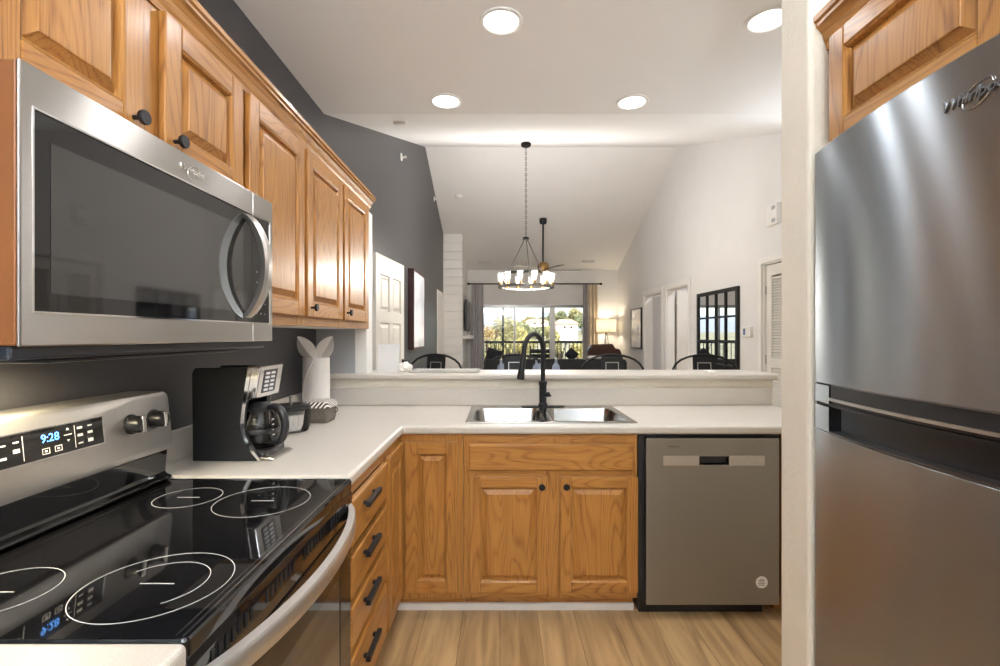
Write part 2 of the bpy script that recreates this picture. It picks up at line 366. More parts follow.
# half wall, stub wall with white post
mb = MB(); mb.box(XL, 1.675, 2.975, 3.09, 0, 1.078); struct(mb.build('wall_half', 'cream_wall'), 'cream half wall behind the sink under the raised ledge', 'wall')
mb = MB(); mb.box(XL, -.89, 2.975, 3.09, 1.114, 2.12); struct(mb.build('wall_stub', 'grey_wall'), 'short grey wall at the end of the upper cabinets', 'wall')  # stub wall in a lighter grey than the charcoal wall
mb = MB(); mb.box(-.89, -.817, 2.968, 3.098, 1.114, 2.12); struct(mb.build('trim_1', 'white', bevel=.003), 'white post capping the short grey wall', 'trim')
# shiplap chimney
mb = MB(); mb.box(XL, -.775, 9.645, YF, 0, ceil_z(9.62))
z = .12
mbg = MB()
while z < 3.2:
    mb.box(XL + .002, -.747, 9.608, YF - .002, z + .003, z + .162); z += .170
struct(mb.build('wall_chimney', 'white', bevel=.002), 'white shiplap chimney wall at the far left', 'wall')
# rooms behind the doorways (dim)
def alcove(y0, y1, nm, m, lab):
    mb = MB(); mb.box(4.0, 4.1, y0 - .8, y1 + .8, 0, 2.6); mb.box(2.83, 4.1, y0 - .9, y0 - .8, 0, 2.6); mb.box(2.83, 4.1, y1 + .8, y1 + .9, 0, 2.6); mb.box(2.83, 4.1, y0 - .9, y1 + .9, 2.6, 2.7)
    return struct(mb.build(nm, m), lab, 'wall')
mb = MB(); mb.box(4.0, 4.1, 5.6, 10.2, 0, 2.6); mb.box(2.83, 4.1, 5.5, 5.6, 0, 2.6); mb.box(2.83, 4.1, 7.95, 8.02, 0, 2.6); mb.box(2.83, 4.1, 10.2, 10.3, 0, 2.6); mb.box(2.83, 4.1, 5.5, 10.3, 2.6, 2.7)
struct(mb.build('wall_bedrooms', 'white_wall'), 'walls of the rooms behind the two doorways', 'wall')
mb = MB(); mb.box(3.5, 3.6, 3.8, 5.3, 0, 2.4); mb.box(2.83, 3.6, 3.7, 3.8, 0, 2.4); mb.box(2.83, 3.6, 5.3, 5.4, 0, 2.4); mb.box(2.83, 3.6, 3.7, 5.4, 2.4, 2.5)
struct(mb.build('wall_closet', 'white_wall'), 'closet walls behind the louvered door', 'wall')
def casing(d, nm, lab, x=XR, s=-1, m='white', w=.085):
    y0, y1, z1 = d; a, b = (x + s * .02, x) if s < 0 else (x, x + .02)
    mb = MB(); mb.box(a, b, y0 - w, y0, 0, z1 + w); mb.box(a, b, y1, y1 + w, 0, z1 + w); mb.box(a, b, y0, y1, z1, z1 + w)
    if s < 0:
        mb.box(x, x + .12, y0, y0 + .015, 0, z1); mb.box(x, x + .12, y1 - .015, y1, 0, z1); mb.box(x, x + .12, y0 + .015, y1 - .015, z1 - .015, z1)
    return struct(mb.build(nm, m, bevel=.003), lab, 'trim')
casing(D1, 'trim_2', 'white casing of the doorway nearest the far wall'); casing(D2, 'trim_3', 'white casing of the middle doorway'); casing(D3, 'trim_4', 'white casing of the louvered closet', w=.06)
casing((3.22, 4.13, 2.06), 'trim_5', 'white casing of the entry doorway beside the cabinets', x=XL, s=1, m='ivory')
casing((8.75, 9.5, 2.08), 'trim_6', 'white casing on the charcoal wall beside the chimney', x=XL, s=1)
mb = MB(); mb.box(XL + .0, XL + .012, 8.75, 9.5, 0, 2.08); struct(mb.build('door_1', 'white'), 'white door on the charcoal wall beside the chimney', 'door')
mb = MB(); mb.box(XL + .0, XL + .010, 3.22, 4.13, 0, 2.06); struct(mb.build('door_2', 'grey_wall'), 'entry doorway beside the cabinets', 'door')
# open entry door, folded back towards the charcoal wall
def panel_door(nm, w, h, th, m, lab, panels, loc, rz, knob=None):
    xs = sorted({0, w} | {p for q in panels for p in q[:2]}); zs = sorted({0, h} | {p for q in panels for p in q[2:]})
    ins = lambda x, z: not any(q[0] < x < q[1] and q[2] < z < q[3] for q in panels)
    mb = slab(xs, zs, ins, XZY, 0, th)
    for q in panels:
        for yy, sg in ((0, 1), (th, -1)):
            d = [(0, 0), (.006, .013), (.022, .013), (.045, .003)]
            mb.loft([[(q[0] + i, yy + sg * k, q[2] + i), (q[1] - i, yy + sg * k, q[2] + i), (q[1] - i, yy + sg * k, q[3] - i), (q[0] + i, yy + sg * k, q[3] - i)] for i, k in d], False, True)
    o = mb.build(nm, m); o.location = loc; o.rotation_euler = (0, 0, rz); ORG[o.name] = (0, 0, 0); struct(o, lab, 'door')
    return o
six = [(.11, .37, 1.55, 1.88), (.46, .72, 1.55, 1.88), (.11, .37, .86, 1.45), (.46, .72, .86, 1.45), (.11, .37, .16, .76), (.46, .72, .16, .76)]
dr = panel_door('door_3', .83, 2.05, .035, 'ivory', 'white six panel door swung open beside the charcoal wall', six, (-1.06, 4.14, .01), math.radians(84.8))
mb = MB(); mb.tube([(.77, -.06, 1.07), (.65, -.06, 1.07)], .011); mb.tube([(.77, 0, 1.07), (.77, -.065, 1.07)], .014); mb.tube([(.77, 0, 1.07), (.77, -.008, 1.07)], .028)
mb.build('door_lever', 'black', dr, smooth=True)
for zz in (.3, 1.05, 1.75):
    mb = MB(); mb.box(-.03, 0, -.012, .006, zz - .05, zz + .05); mb.build('hinge', 'white', dr)
# louvered closet door
dl = thing('door_4', 'ivory louvered closet door beside the wing wall', 'door', (2.75, 4.53, 0)); dl['kind'] = 'structure'
mb = slab([4.095, 4.19, 4.44, 4.53, 4.54, 4.63, 4.88, 4.975], [.01, .2, 1.02, 1.12, 1.95, 2.06], lambda y, z: not ((4.19 < y < 4.44 or 4.63 < y < 4.88) and (.2 < z < 1.02 or 1.12 < z < 1.95)) and not (4.53 < y < 4.54), YZX, 2.735, 2.77)
mb.build('door_panel', 'ivory', dl, bevel=.003)
mb = MB()
for (a, b) in ((4.19, 4.44), (4.63, 4.88)):
    for (c, d) in ((.2, 1.02), (1.12, 1.95)):
        z = c + .02
        while z < d - .01:
            mb.loft([[(2.738, a, z - .012), (2.742, a, z - .016), (2.768, a, z + .012), (2.764, a, z + .016)], [(2.738, b, z - .012), (2.742, b, z - .016), (2.768, b, z + .012), (2.764, b, z + .016)]]); z += .028
mb.build('louver_slats', 'ivory', dl)
for zz in (1.81, .3, 1.1):
    mb = MB(); mb.box(2.727, 2.74, 4.965, 4.985, zz - .045, zz + .045); mb.build('hinge', 'hinge', dl)
# bedroom doors
mb = MB(); mb.box(2.85, 2.885, 8.13, 9.02, .01, 2.06); d5 = struct(mb.build('door_5', 'card', bevel=.003), 'grey closed door in the doorway nearest the far wall', 'door')
mb = MB(); mb.lathe([(.012, 0), (.012, .03), (.028, .035), (.03, .05), (.02, .06)], seg=16)
bmesh.ops.rotate(mb.b, verts=mb.b.verts, cent=(0, 0, 0), matrix=Matrix.Rotation(-PI / 2, 3, 'Y')); bmesh.ops.translate(mb.b, verts=mb.b.verts, vec=(2.85, 8.35, 1.0)); mb.build('door_knob', 'black', d5, smooth=True)
mb = MB(); mb.box(2.85, 3.66, 7.78, 7.815, .01, 2.06); d6 = struct(mb.build('door_6', 'ivory', bevel=.003), 'ivory door standing open in the middle doorway', 'door')
for zz in (.3, 1.1, 1.8):
    mb = MB(); mb.box(2.835, 2.85, 7.79, 7.80, zz - .05, zz + .05); mb.build('hinge', 'hinge', d6)
# sliding glass door
sl = thing('window_1', 'sliding glass patio door with grey frames in the far wall', 'window', (.74, YF, 0)); sl['kind'] = 'structure'
mb = MB(); mb.box(-.5, -.44, YF + .01, YF + .14, 0, 2.04); mb.box(1.92, 1.98, YF + .01, YF + .14, 0, 2.04); mb.box(-.44, 1.92, YF + .01, YF + .14, 1.98, 2.04); mb.box(-.44, 1.92, YF + .01, YF + .14, 0, .05)
mb.build('window_frame', 'dark_steel', sl)
mb = MB(); mb.box(.315, .355, YF + .03, YF + .07, .05, 1.98); mb.build('stile', 'dark_steel', sl)
mb = MB(); mb.box(1.15, 1.265, YF + .03, YF + .09, .05, 1.98); mb.build('stile', 'hinge', sl)
for a, b in ((-.44, .315), (.355, 1.15), (1.265, 1.92)):
    mb = MB(); mb.box(a, b, YF + .045, YF + .051, .05, 1.98); mb.build('window_pane', 'glass', sl)

# ------------------------------------------------------------------ oak cabinets
LP = lambda x0: (lambda u, o, z: (x0 + o, u, z))
BP = lambda y0: (lambda u, o, z: (u, y0 - o, z))
RP = lambda x0: (lambda u, o, z: (x0 - o, u, z))
def door(parent, P, u0, u1, z0, z1, rail, knob=None, fw=.058, th=.02, gap=.0008, name='door'):
    """raised panel door: frame, panel, knob"""
    mb = MB(); mb.mi = 0
    mb.mbox(P, u0, u0 + fw, gap, th, z0, z1); mb.mbox(P, u1 - fw, u1, gap, th, z0, z1)
    mb.mi = 1
    mb.mbox(P, u0 + fw, u1 - fw, gap, th, z0, z0 + fw); mb.mbox(P, u0 + fw, u1 - fw, gap, th, z1 - fw, z1)
    d = mb.build(name, ['oak_v', rail], parent, bevel=.0035)
    a, b, c, e = u0 + fw, u1 - fw, z0 + fw, z1 - fw
    pr = [(0, th - .001), (.005, th - .004), (.008, th - .0145), (.012, th - .0145), (.030, th - .004), (.031, th - .0018), (.034, th - .0012)]
    mb = MB(); mb.loft([[P(a + i, k, c + i), P(b - i, k, c + i), P(b - i, k, e - i), P(a + i, k, e - i)] for i, k in pr], False, True)
    mb.build('panel', 'oak_v', d)
    if knob: knob_at(d, P, knob[0], knob[1], th)
    return d
def knob_at(parent, P, u, z, th=.02):
    mb = MB()
    loops = []
    for r, o in ((.005, th), (.005, th + .016), (.0145, th + .018), (.0155, th + .021), (.0155, th + .026), (.0145, th + .028)):
        loops.append([P(u + r * math.cos(2 * PI * k / 20), o, z + r * math.sin(2 * PI * k / 20)) for k in range(20)])
    mb.loft(loops); k = mb.build('knob', 'black', parent, smooth=True); return k
def bar_pull(parent, P, u, z, w=.16, th=.02):
    mb = MB(); mb.mbox(P, u - w / 2, u + w / 2, th + .012, th + .028, z - .009, z + .009)
    for s in (-1, 1): mb.mbox(P, u + s * w * .36 - .006, u + s * w * .36 + .006, th, th + .013, z - .006, z + .006)
    return mb.build('handle', 'black', parent, bevel=.002)
def carcass(parent, P, u0, u1, depth, z0, z1, rail, openings, bottom='oak_v', top=True):
    """hollow box with a face frame; openings leave the frame open behind the doors"""
    mb = MB(); t = .016
    mb.mi = 0
    us = sorted({u0, u1} | {a for o in openings for a in o[:2]})
    for a, b in zip(us, us[1:]):
        cov = sorted((o[2], o[3]) for o in openings if o[0] <= a and o[1] >= b)
        if not cov: mb.mi = 0; mb.mbox(P, a, b, -.02, 0, z0, z1); continue
        mb.mi = 2; zc = z0
        for c, d in cov: mb.mbox(P, a, b, -.02, -.0004, zc, c); zc = d
        mb.mbox(P, a, b, -.02, -.0004, zc, z1)
    mb.mi = 0
    mb.mbox(P, u0, u0 + t, -depth, -.02, z0, z1); mb.mbox(P, u1 - t, u1, -depth, -.02, z0, z1)
    mb.mbox(P, u0 + t, u1 - t, -depth, -depth + .006, z0, z1); 
    if top: mb.mbox(P, u0 + t, u1 - t, -depth + .006, -.02, z1 - t, z1)
    mb.mi = 1; mb.mbox(P, u0 + t, u1 - t, -depth + .006, -.02, z0, z0 + t)
    return mb.build('body', ['oak_v', bottom, rail], parent, bevel=.0015)
FX = -.798                      # face frame of the uppers on the left wall
PL = LP(FX); DU = FX - XL - .003
g = 'oak wall cabinets on the charcoal wall'
c = thing('wall_cabinet', 'short two door oak cabinet above the microwave', 'cabinet', (FX, 1.1, 1.757), g)
carcass(c, PL, .705, 1.492, DU, 1.757, 2.125, 'oak_y', [(.765, 1.035, 1.80, 2.08), (1.155, 1.44, 1.80, 2.08)])
door(c, PL, .729, 1.060, 1.775, 2.107, 'oak_y', (1.028, 1.812)); door(c, PL, 1.127, 1.468, 1.775, 2.107, 'oak_y', (1.157, 1.812))
c = thing('wall_cabinet', 'tall single door oak cabinet right beside the microwave', 'cabinet', (FX, 1.72, 1.387), g)
carcass(c, PL, 1.494, 1.944, DU, 1.387, 2.125, 'oak_y', [(1.54, 1.9, 1.44, 2.08)], 'melamine')
door(c, PL, 1.508, 1.930, 1.425, 2.107, 'oak_y', (1.54, 1.463))
c = thing('wall_cabinet', 'tall two door oak cabinet at the far end of the wall row', 'cabinet', (FX, 2.44, 1.387), g)
carcass(c, PL, 1.946, 2.945, DU, 1.387, 2.125, 'oak_y', [(2.0, 2.39, 1.44, 2.08), (2.44, 2.85, 1.44, 2.08)], 'melamine')
door(c, PL, 1.962, 2.400, 1.425, 2.107, 'oak_y', (1.995, 1.463)); door(c, PL, 2.430, 2.856, 1.425, 2.107, 'oak_y', (2.462, 1.463))
def crown(nm, lab, pts_prof, path_loops, m):
    mb = MB(); mb.loft(path_loops); return tag(mb.build(nm, m, bevel=.0), lab, 'molding')
cp = [(0, 2.108), (.004, 2.108), (.006, 2.122), (.010, 2.130), (.014, 2.146), (.022, 2.158), (.030, 2.164), (.030, 2.172), (.036, 2.176), (.036, 2.190), (0, 2.190)]
# the far return turns the corner at the end of the cabinet
loops = [[(FX + .001 + o, .70, z) for o, z in cp], [(FX + .001 + o, 2.946 + o * .7, z) for o, z in cp]]
mb = MB(); mb.loft(loops); mb.loft([[(FX + .001 + o, 2.946 + o * .7, z) for o, z in cp], [(XL + .004, 2.946 + o * .7, z) for o, z in cp]])
tag(mb.build('crown_molding', 'oak_y', org=(FX, 1.8, 2.12)), 'oak crown molding along the top of the left wall cabinets', 'molding')

# over the refrigerator
FR = .812; PR = RP(FR)
c = thing('wall_cabinet', 'oak cabinet above the refrigerator', 'cabinet', (FR, .8, 1.82), g)
mb = MB()
carcass(c, PR, .30, 1.195, .70, 1.80, 2.085, 'oak_y', [(.36, .68, 1.84, 2.05), (.79, 1.13, 1.84, 2.05)])
door(c, PR, .33, .71, 1.803, 2.068, 'oak_y', fw=.05); door(c, PR, .755, 1.168, 1.803, 2.068, 'oak_y', fw=.05)
loops = [[(FR - .001 - o, y, z - .054) for o, z in cp] for y in (.30, 1.197)]
mb = MB(); mb.loft(loops)
tag(mb.build('crown_molding', 'oak_y', org=(FR, .8, 2.06)), 'oak crown molding on the cabinet above the refrigerator', 'molding')

# base cabinets
LX, LY = -.475, 2.31
PLb, PBb = LP(LX), BP(LY)
CT0, CT1 = .88, .92
gb = 'oak base cabinets'
c = thing('base_cabinet', 'oak cabinet with a stack of four drawers beside the range', 'cabinet', (LX, 1.73, 0), gb)
carcass(c, PLb, 1.478, 1.975, .62, .095, CT0 - .001, 'oak_y', [(1.51, 1.94, .17, .84)])
mb = MB(); mb.mbox(PLb, 1.478, 1.975, -.6, -.075, .001, .095); mb.build('toe_kick', 'oak_y', c)
for a, b, hz in ((.690, .836, .775), (.532, .663, .6), (.374, .503, .44), (.160, .344, .26)):
    mb = MB()
    mb.loft([[PLb(1.492 + i, o, a + i), PLb(1.962 - i, o, a + i), PLb(1.962 - i, o, b - i), PLb(1.492 + i, o, b - i)] for i, o in ((0, .0008), (0, .016), (.006, .02))])
    d = mb.build('drawer', 'oak_y', c, bevel=.001); bar_pull(d, PLb, 1.675, (a + b) / 2 + .028)
c = thing('base_cabinet', 'oak corner cabinet with two narrow doors meeting at the inner corner', 'cabinet', (-.4, 2.35, 0), gb)
mb = slab([LX - .62, LX, -.175], [1.977, LY, 2.93], lambda x, y: x < LX or y > LY, XYZ, .095, CT0 - .001); mb.build('body', 'oak_v', c)
mb = slab([LX - .6, LX - .075, -.175], [1.977, LY + .075, 2.93], lambda x, y: x < LX - .075 or y > LY + .075, XYZ, .001, .095); mb.build('toe_kick', 'oak_x', c)
door(c, PLb, 1.990, 2.285, .128, .844, 'oak_y'); door(c, PBb, -.450, -.198, .128, .844, 'oak_x')
c = thing('base_cabinet', 'oak sink cabinet with two doors under a false drawer front', 'cabinet', (.25, 2.35, 0), gb)
carcass(c, PBb, -.173, .655, .60, .095, CT0 - .02, 'oak_x', [(-.11, .22, .14, .66), (.29, .6, .14, .66), (-.11, .22, .72, .82), (.29, .6, .72, .82)], top=False)
mb = MB(); mb.mbox(PBb, -.173, .655, -.58, -.075, .001, .095); mb.build('toe_kick', 'oak_x', c)
mb = MB(); mb.mbox(PBb, -.173, .655, -.02, 0, CT0 - .02, CT0 - .001); mb.build('top_rail', 'oak_x', c)
mb = MB(); mb.loft([[PBb(-.148 + i, o, .706 + i), PBb(.634 - i, o, .706 + i), PBb(.634 - i, o, .832 - i), PBb(-.148 + i, o, .832 - i)] for i, o in ((0, .0008), (0, .015), (.007, .02))])
mb.build('drawer_front', 'oak_x', c, bevel=.001)
door(c, PBb, -.145, .226, .128, .678, 'oak_x', (.197, .636), fw=.052); door(c, PBb, .284, .654, .128, .678, 'oak_x', (.312, .636), fw=.052)
c = thing('base_cabinet', 'narrow oak end cabinet behind the wing wall right of the dishwasher', 'cabinet', (1.5, 2.35, 0), gb)
carcass(c, PBb, 1.345, 1.66, .60, .095, CT0 - .001, 'oak_x', [(1.39, 1.62, .15, .82)])
door(c, PBb, 1.365, 1.64, .128, .844, 'oak_x')
mb = MB(); mb.mbox(PBb, 1.345, 1.66, -.58, -.075, .001, .095); mb.build('toe_kick', 'oak_x', c)
c = thing('base_cabinet', 'oak base cabinet under the near speckled counter', 'cabinet', (LX, .2, 0), gb)
carcass(c, PLb, -.5, .675, .62, .095, CT0 - .001, 'oak_y', [(-.45, .1, .15, .82), (.14, .64, .15, .82)])
door(c, PLb, -.48, .075, .128, .844, 'oak_y'); door(c, PLb, .12, .66, .128, .844, 'oak_y')
mb = MB(); mb.mbox(PLb, -.5, .675, -.6, -.075, .001, .095); mb.build('toe_kick', 'oak_y', c)
mb = MB(); mb.mbox(PBb, LX - .07, .655, -.0745, -.062, .001, .034); struct(mb.build('baseboard_kitchen', 'white'), 'white base strip under the sink cabinets', 'baseboard')

# ------------------------------------------------------------------ countertops
CX = -.458
wt = thing('countertop', 'cream L shaped countertop around the sink corner', 'countertop', (0, 2.5, CT0))
SX0, SX1, SY0, SY1 = -.17, .67, 2.35, 2.90
mb = slab([XL + .002, CX, SX0 + .02, SX1 - .02, 1.68], [1.478, 2.285, SY0 + .02, SY1 - .02, 2.973],
          lambda x, y: (x < CX or y > 2.285) and not (SX0 + .02 < x < SX1 - .02 and SY0 + .02 < y < SY1 - .02), XYZ, CT0, CT1)
mb.build('worktop', 'counter', wt, bevel=.012, seg=4)
mb = MB(); mb.box(XL + .002, XL + .02, 1.478, 2.955, CT1 + .0005, 1.024); mb.build('backsplash', 'counter', wt, bevel=.004)
mb = MB(); mb.box(XL + .021, 1.66, 2.955, 2.973, CT1 + .0005, 1.026); mb.build('backsplash', 'counter', wt, bevel=.004)
mb = MB(); mb.box(XL + .002, -.437, -.5, .682, CT0, CT1); tag(mb.build('countertop', 'speck', org=(-.8, .1, CT0), bevel=.012, seg=4), 'speckled beige countertop on the near side of the range', 'countertop')
mb = slab([XL + .002, 1.69], [2.93, 3.30], lambda x, y: True, XYZ, 1.079, 1.1139)
tag(mb.build('bar_ledge', 'counter', org=(.3, 3.1, 1.079), bevel=.012, seg=4), 'cream raised bar ledge on the half wall', 'ledge')

# sink
sk = thing('kitchen_sink', 'stainless double bowl sink set in the cream counter', 'sink', (.25, 2.62, CT1))
bowls = [(-.135, .225, 2.385, 2.80), (.262, .635, 2.385, 2.80)]
mb = MB()
xs = [SX0, bowls[0][0], bowls[0][1], bowls[1][0], bowls[1][1], SX1]; ys = [SY0, 2.385, 2.80, SY1]
slab(xs, ys, lambda x, y: not any(b[0] < x < b[1] and b[2] < y < b[3] for b in bowls), XYZ, CT1 + .0008, CT1 + .006, mb)
mb.build('rim', 'sink', sk, bevel=.003, seg=2)
for b in bowls:
    mb = MB(); loops = []
    for ins, zz, r in ((-.012, .0065, .05), (0, .0062, .045), (.004, -.004, .045), (.012, -.15, .05), (.03, -.172, .06), (.14, -.176, .04)):
        loops.append(rrect(b[0] + ins, b[1] - ins, b[2] + ins, b[3] - ins, r, CT1 + zz))
    mb.loft(loops, False, True)
    bw = mb.build('bowl', 'sink', sk, smooth=True)
    cxy = ((b[0] + b[1]) / 2, (b[2] + b[3]) / 2)
    mb = MB(); mb.lathe([(.045, 0), (.045, .003), (.036, .003), (.03, -.002), (.004, -.002)], (cxy[0], cxy[1], CT1 - .1755)); mb.build('drain', 'chrome', bw, smooth=True)
# faucet
fc = thing('kitchen_faucet', 'matte black gooseneck pull-down faucet behind the sink', 'faucet', (.253, 2.85, CT1 + .006))
F0 = Vector((.253, 2.85, CT1 + .006))
mb = MB(); mb.loft([rrect(.253 - .128, .253 + .128, 2.822, 2.878, .027, CT1 + z) for z in (.0065, .011)]); mb.build('base_plate', 'black', fc, bevel=.002)
mb = MB(); mb.lathe([(.027, .005), (.027, .02), (.0215, .026), (.0215, .13), (.024, .133), (.024, .15), (.0165, .155)], F0); mb.build('post', 'black', fc, smooth=True)
dirv = Vector((-.12, -.17, 0)); R = dirv.length / 2; dn = dirv.normalized()
pts = [F0 + Vector((0, 0, .15)), F0 + Vector((0, 0, .25)), F0 + Vector((0, 0, .325))]
for k in range(1, 15):
    a = PI * .96 * k / 14; pts.append(F0 + dn * (R - R * math.cos(a)) + Vector((0, 0, .325 + R * math.sin(a))))
e = pts[-1]; pts.append(e + (pts[-1] - pts[-2]).normalized() * .03)
mb = MB(); mb.tube(pts, .0135, 14); mb.build('gooseneck', 'black', fc, smooth=True)
t = (pts[-1] - pts[-2]).normalized(); e = pts[-1]
mb = MB(); mb.tube([e, e + t * .01, e + t * .05, e + t * .125, e + t * .132], [.0135, .0155, .0165, .021, .019], 16); mb.build('spray_head', 'black', fc, smooth=True)
mb = MB(); mb.tube([F0 + Vector((.015, -.012, .075)), F0 + Vector((.03, -.028, .077))], .015, 14); mb.tube([F0 + Vector((.028, -.026, .077)), F0 + Vector((.040, -.05, .072))], [.007, .0055], 10); mb.build('lever', 'black', fc, smooth=True)

# ------------------------------------------------------------------ dishwasher
dw = thing('dishwasher', 'stainless dishwasher between the sink cabinet and the wing wall', 'dishwasher', (1.0, 2.3, 0))
mb = MB(); mb.box(.664, 1.342, 2.325, 2.9, .10, CT0 - .004); mb.build('tub', 'black_pl', dw)
mb = MB(); mb.box(.675, 1.28, 2.36, 2.5, .001, .10); mb.build('kick_plate', 'black_pl', dw)
z0, z1 = .072, .862
mb = slab([.692, .943, 1.083, 1.322], [z0, .735, .775, z1], lambda x, z: not (.943 < x < 1.083 and .735 < z < .775), XZY, 2.29, 2.324)
dd = mb.build('door', 'dw_steel', dw, bevel=.003)
mb = MB(); mb.box(.945, 1.081, 2.317, 2.322, .737, .773); mb.box(.945, 1.081, 2.302, 2.316, .763, .774); mb.build('pocket_handle', 'black_pl', dd)
for a, b in ((.772, .942), (1.084, 1.252)): mb = MB(); mb.box(a, b, 2.2885, 2.2899, .732, .779); mb.build('handle_band', 'steel2', dd)
text('WHIRLPOOL', .010, 'print_k', dd, 'badge', frame_mx((.822, 2.2895, .822), (1, 0, 0), (0, 0, 1)), .0005)
mb = MB(); mb.loft([[(1.238 + .028 * math.cos(2 * PI * k / 28), y, .18 + .028 * math.sin(2 * PI * k / 28)) for k in range(28)] for y in (2.2898, 2.2888)])
st = mb.build('sticker', 'paper', dd)
mb = MB()
for k, (w, zz) in enumerate(((.02, .196), (.032, .189), (.026, .182), (.036, .174), (.03, .167))): mb.box(1.238 - w / 2, 1.238 + w / 2, 2.2883, 2.2887, zz - .0012, zz + .0012)
mb.build('print', 'print_k', st)

# ------------------------------------------------------------------ range
RY0, RY1 = .692, 1.470; RM = (RY0 + RY1) / 2
rg = thing('electric_range', 'stainless and black electric range with glass cooktop', 'range', (-.8, RM, 0))
mb = MB(); mb.box(-1.12, -.475, RY0 + .004, RY1 - .004, .03, .885); mb.build('body', 'black_pl', rg)
for xx in (-1.08, -.52):
    for yy in (RY0 + .05, RY1 - .05):
        mb = MB(); mb.lathe([(.018, 0.001), (.018, .03)], (xx, yy, 0)); mb.build('foot', 'black_pl', rg)
CZ = .913
mb = MB(); mb.loft([rrect(-1.01, -.448, RY0, RY1, .012, z) for z in (.886, CZ - .004)] + [rrect(-1.007, -.451, RY0 + .003, RY1 - .003, .010, CZ)]); ct = mb.build('cooktop', 'black_glass', rg)
mb = MB(); mb.mi = 0
mb.box(-.462, -.459, RY0 + .012, RY1 - .012, CZ + .0003, CZ + .0011); mb.box(-.472, -.4715, RY0 + .012, RY1 - .012, CZ + .0003, CZ + .0011)
mb.box(-1.002, -.452, RY1 - .006, RY1 - .003, CZ + .0003, CZ + .002); mb.build('steel_rim', 'chrome', ct)
def ring(cx, cy, r, w=.0013, a0=0, a1=2 * PI, gap=0):
    mb = MB(); n = 56; full = a1 - a0 > 6.2
    k0 = n if not full else n
    L = [[(cx + rr * math.cos(a0 + (a1 - a0) * k / n), cy + rr * math.sin(a0 + (a1 - a0) * k / n), zz) for k in range(n + (0 if full else 1))] for rr, zz in ((r, CZ + .0004), (r, CZ + .0007), (r + w, CZ + .0007), (r + w, CZ + .0004))]
    mb.loft(L, False, False, closed=full); return mb.build('burner_ring', 'ring', ct)
ring(-.602, .850, .119); ring(-.602, .850, .080, a0=-.9, a1=2.6); ring(-.855, .822, .086); ring(-.838, 1.302, .080); ring(-.625, 1.275, .116)
for cx, cy in ((-.602, .850), (-.855, .822), (-.838, 1.302), (-.625, 1.275)): mb = MB(); mb.box(cx - .03, cx + .03, cy - .0012, cy + .0012, CZ + .0004, CZ + .0007); mb.build('burner_mark', 'ring', ct)
# backguard: black riser and stainless console
mb = MB(); pr = [(-1.11, CZ - .01), (-1.0, CZ + .001), (-.990, CZ + .010), (-.992, CZ + .016), (-1.006, CZ + .022), (-1.010, CZ + .028), (-1.004, 1.006), (-1.11, 1.006)]
mb.loft([[(x, RY0 + .008, z) for x, z in pr], [(x, RY1 - .008, z) for x, z in pr]]); mb.build('backguard', 'black_glass', rg, bevel=.002)
def con_x(z): return -.990 - (z - 1.007) * .10
mb = MB()
yz = rrect(RY0 - .0, RY1 + .002, 1.007, 1.182, .022, 0, 5)
loops = [[(-1.11, y, z) for y, z, _ in yz], [(con_x(z) - .012, y, z) for y, z, _ in yz]]
yz2 = rrect(RY0 + .008, RY1 - .006, 1.013, 1.172, .018, 0, 5)
loops.append([(con_x(z) - .003, RM + (y - RM) * .995, 1.095 + (z - 1.095) * .97) for y, z, _ in yz]); loops.append([(con_x(z), y, z) for y, z, _ in yz2])
mb.loft(loops); cs = mb.build('console', 'console', rg, smooth=True)
PC = lambda u, o, z: (con_x(z) + o, u, z)
mb = MB(); mb.mbox(PC, .94, 1.222, .0003, .0022, 1.078, 1.147); mb.build('panel_bezel', 'chrome', cs)
mb = MB(); mb.mbox(PC, .944, 1.216, .001, .003, 1.0805, 1.1445); mb.build('control_panel', 'black_glass', cs)
upc = Vector((-.10, 0, 1)); rt = Vector((0, 1, 0))
# text on a face towards +X is read with right = +Y
def ctext(s, size, u, z, m, nm, depth=.0004, o=.0034): return text(s, size, m, cs, nm, frame_mx((con_x(z) + o, u, z), rt, upc), depth)
ctext('9:28', .026, 1.074, 1.122, 'blue_led', 'clock_digits')
for u in (1.012, 1.136): mb = MB(); mb.mbox(PC, u - .0006, u + .0006, .003, .0035, 1.086, 1.138); mb.build('divider_line', 'print_w', cs)
for u, z, w, h in ((.97, 1.126, .014, .003), (.97, 1.1, .014, .005), (.998, 1.128, .012, .003), (.998, 1.11, .014, .008), (1.118, 1.12, .02, .002), (1.15, 1.13, .014, .005), (1.15, 1.113, .014, .006), (1.15, 1.094, .012, .003), (1.178, 1.131, .012, .003), (1.178, 1.115, .014, .006), (1.178, 1.096, .014, .008)):
    mb = MB(); mb.mbox(PC, u - w / 2, u + w / 2, .003, .0035, z - h / 2, z + h / 2); mb.build('button_print', 'print_w', cs)
for u in (1.062, 1.092):
    mb = MB()
    for a, b, c_, d in ((-.009, .009, .005, .0065), (-.009, .009, -.0065, -.005), (-.009, -.0075, -.0065, .0065), (.0075, .009, -.0065, .0065), (-.003, .003, -.002, .002)): mb.mbox(PC, u + a, u + b, .003, .0035, 1.095 + c_, 1.095 + d)
    mb.build('key_frame', 'print_w', cs)
for z, s in ((1.131, 1), (1.109, -1)): mb = MB(); mb.loft([[PC(1.118 - .004, o, z), PC(1.118 + .004, o, z), PC(1.118, o, z + s * .005)] for o in (.003, .0035)]); mb.build('arrow_print', 'print_w', cs)
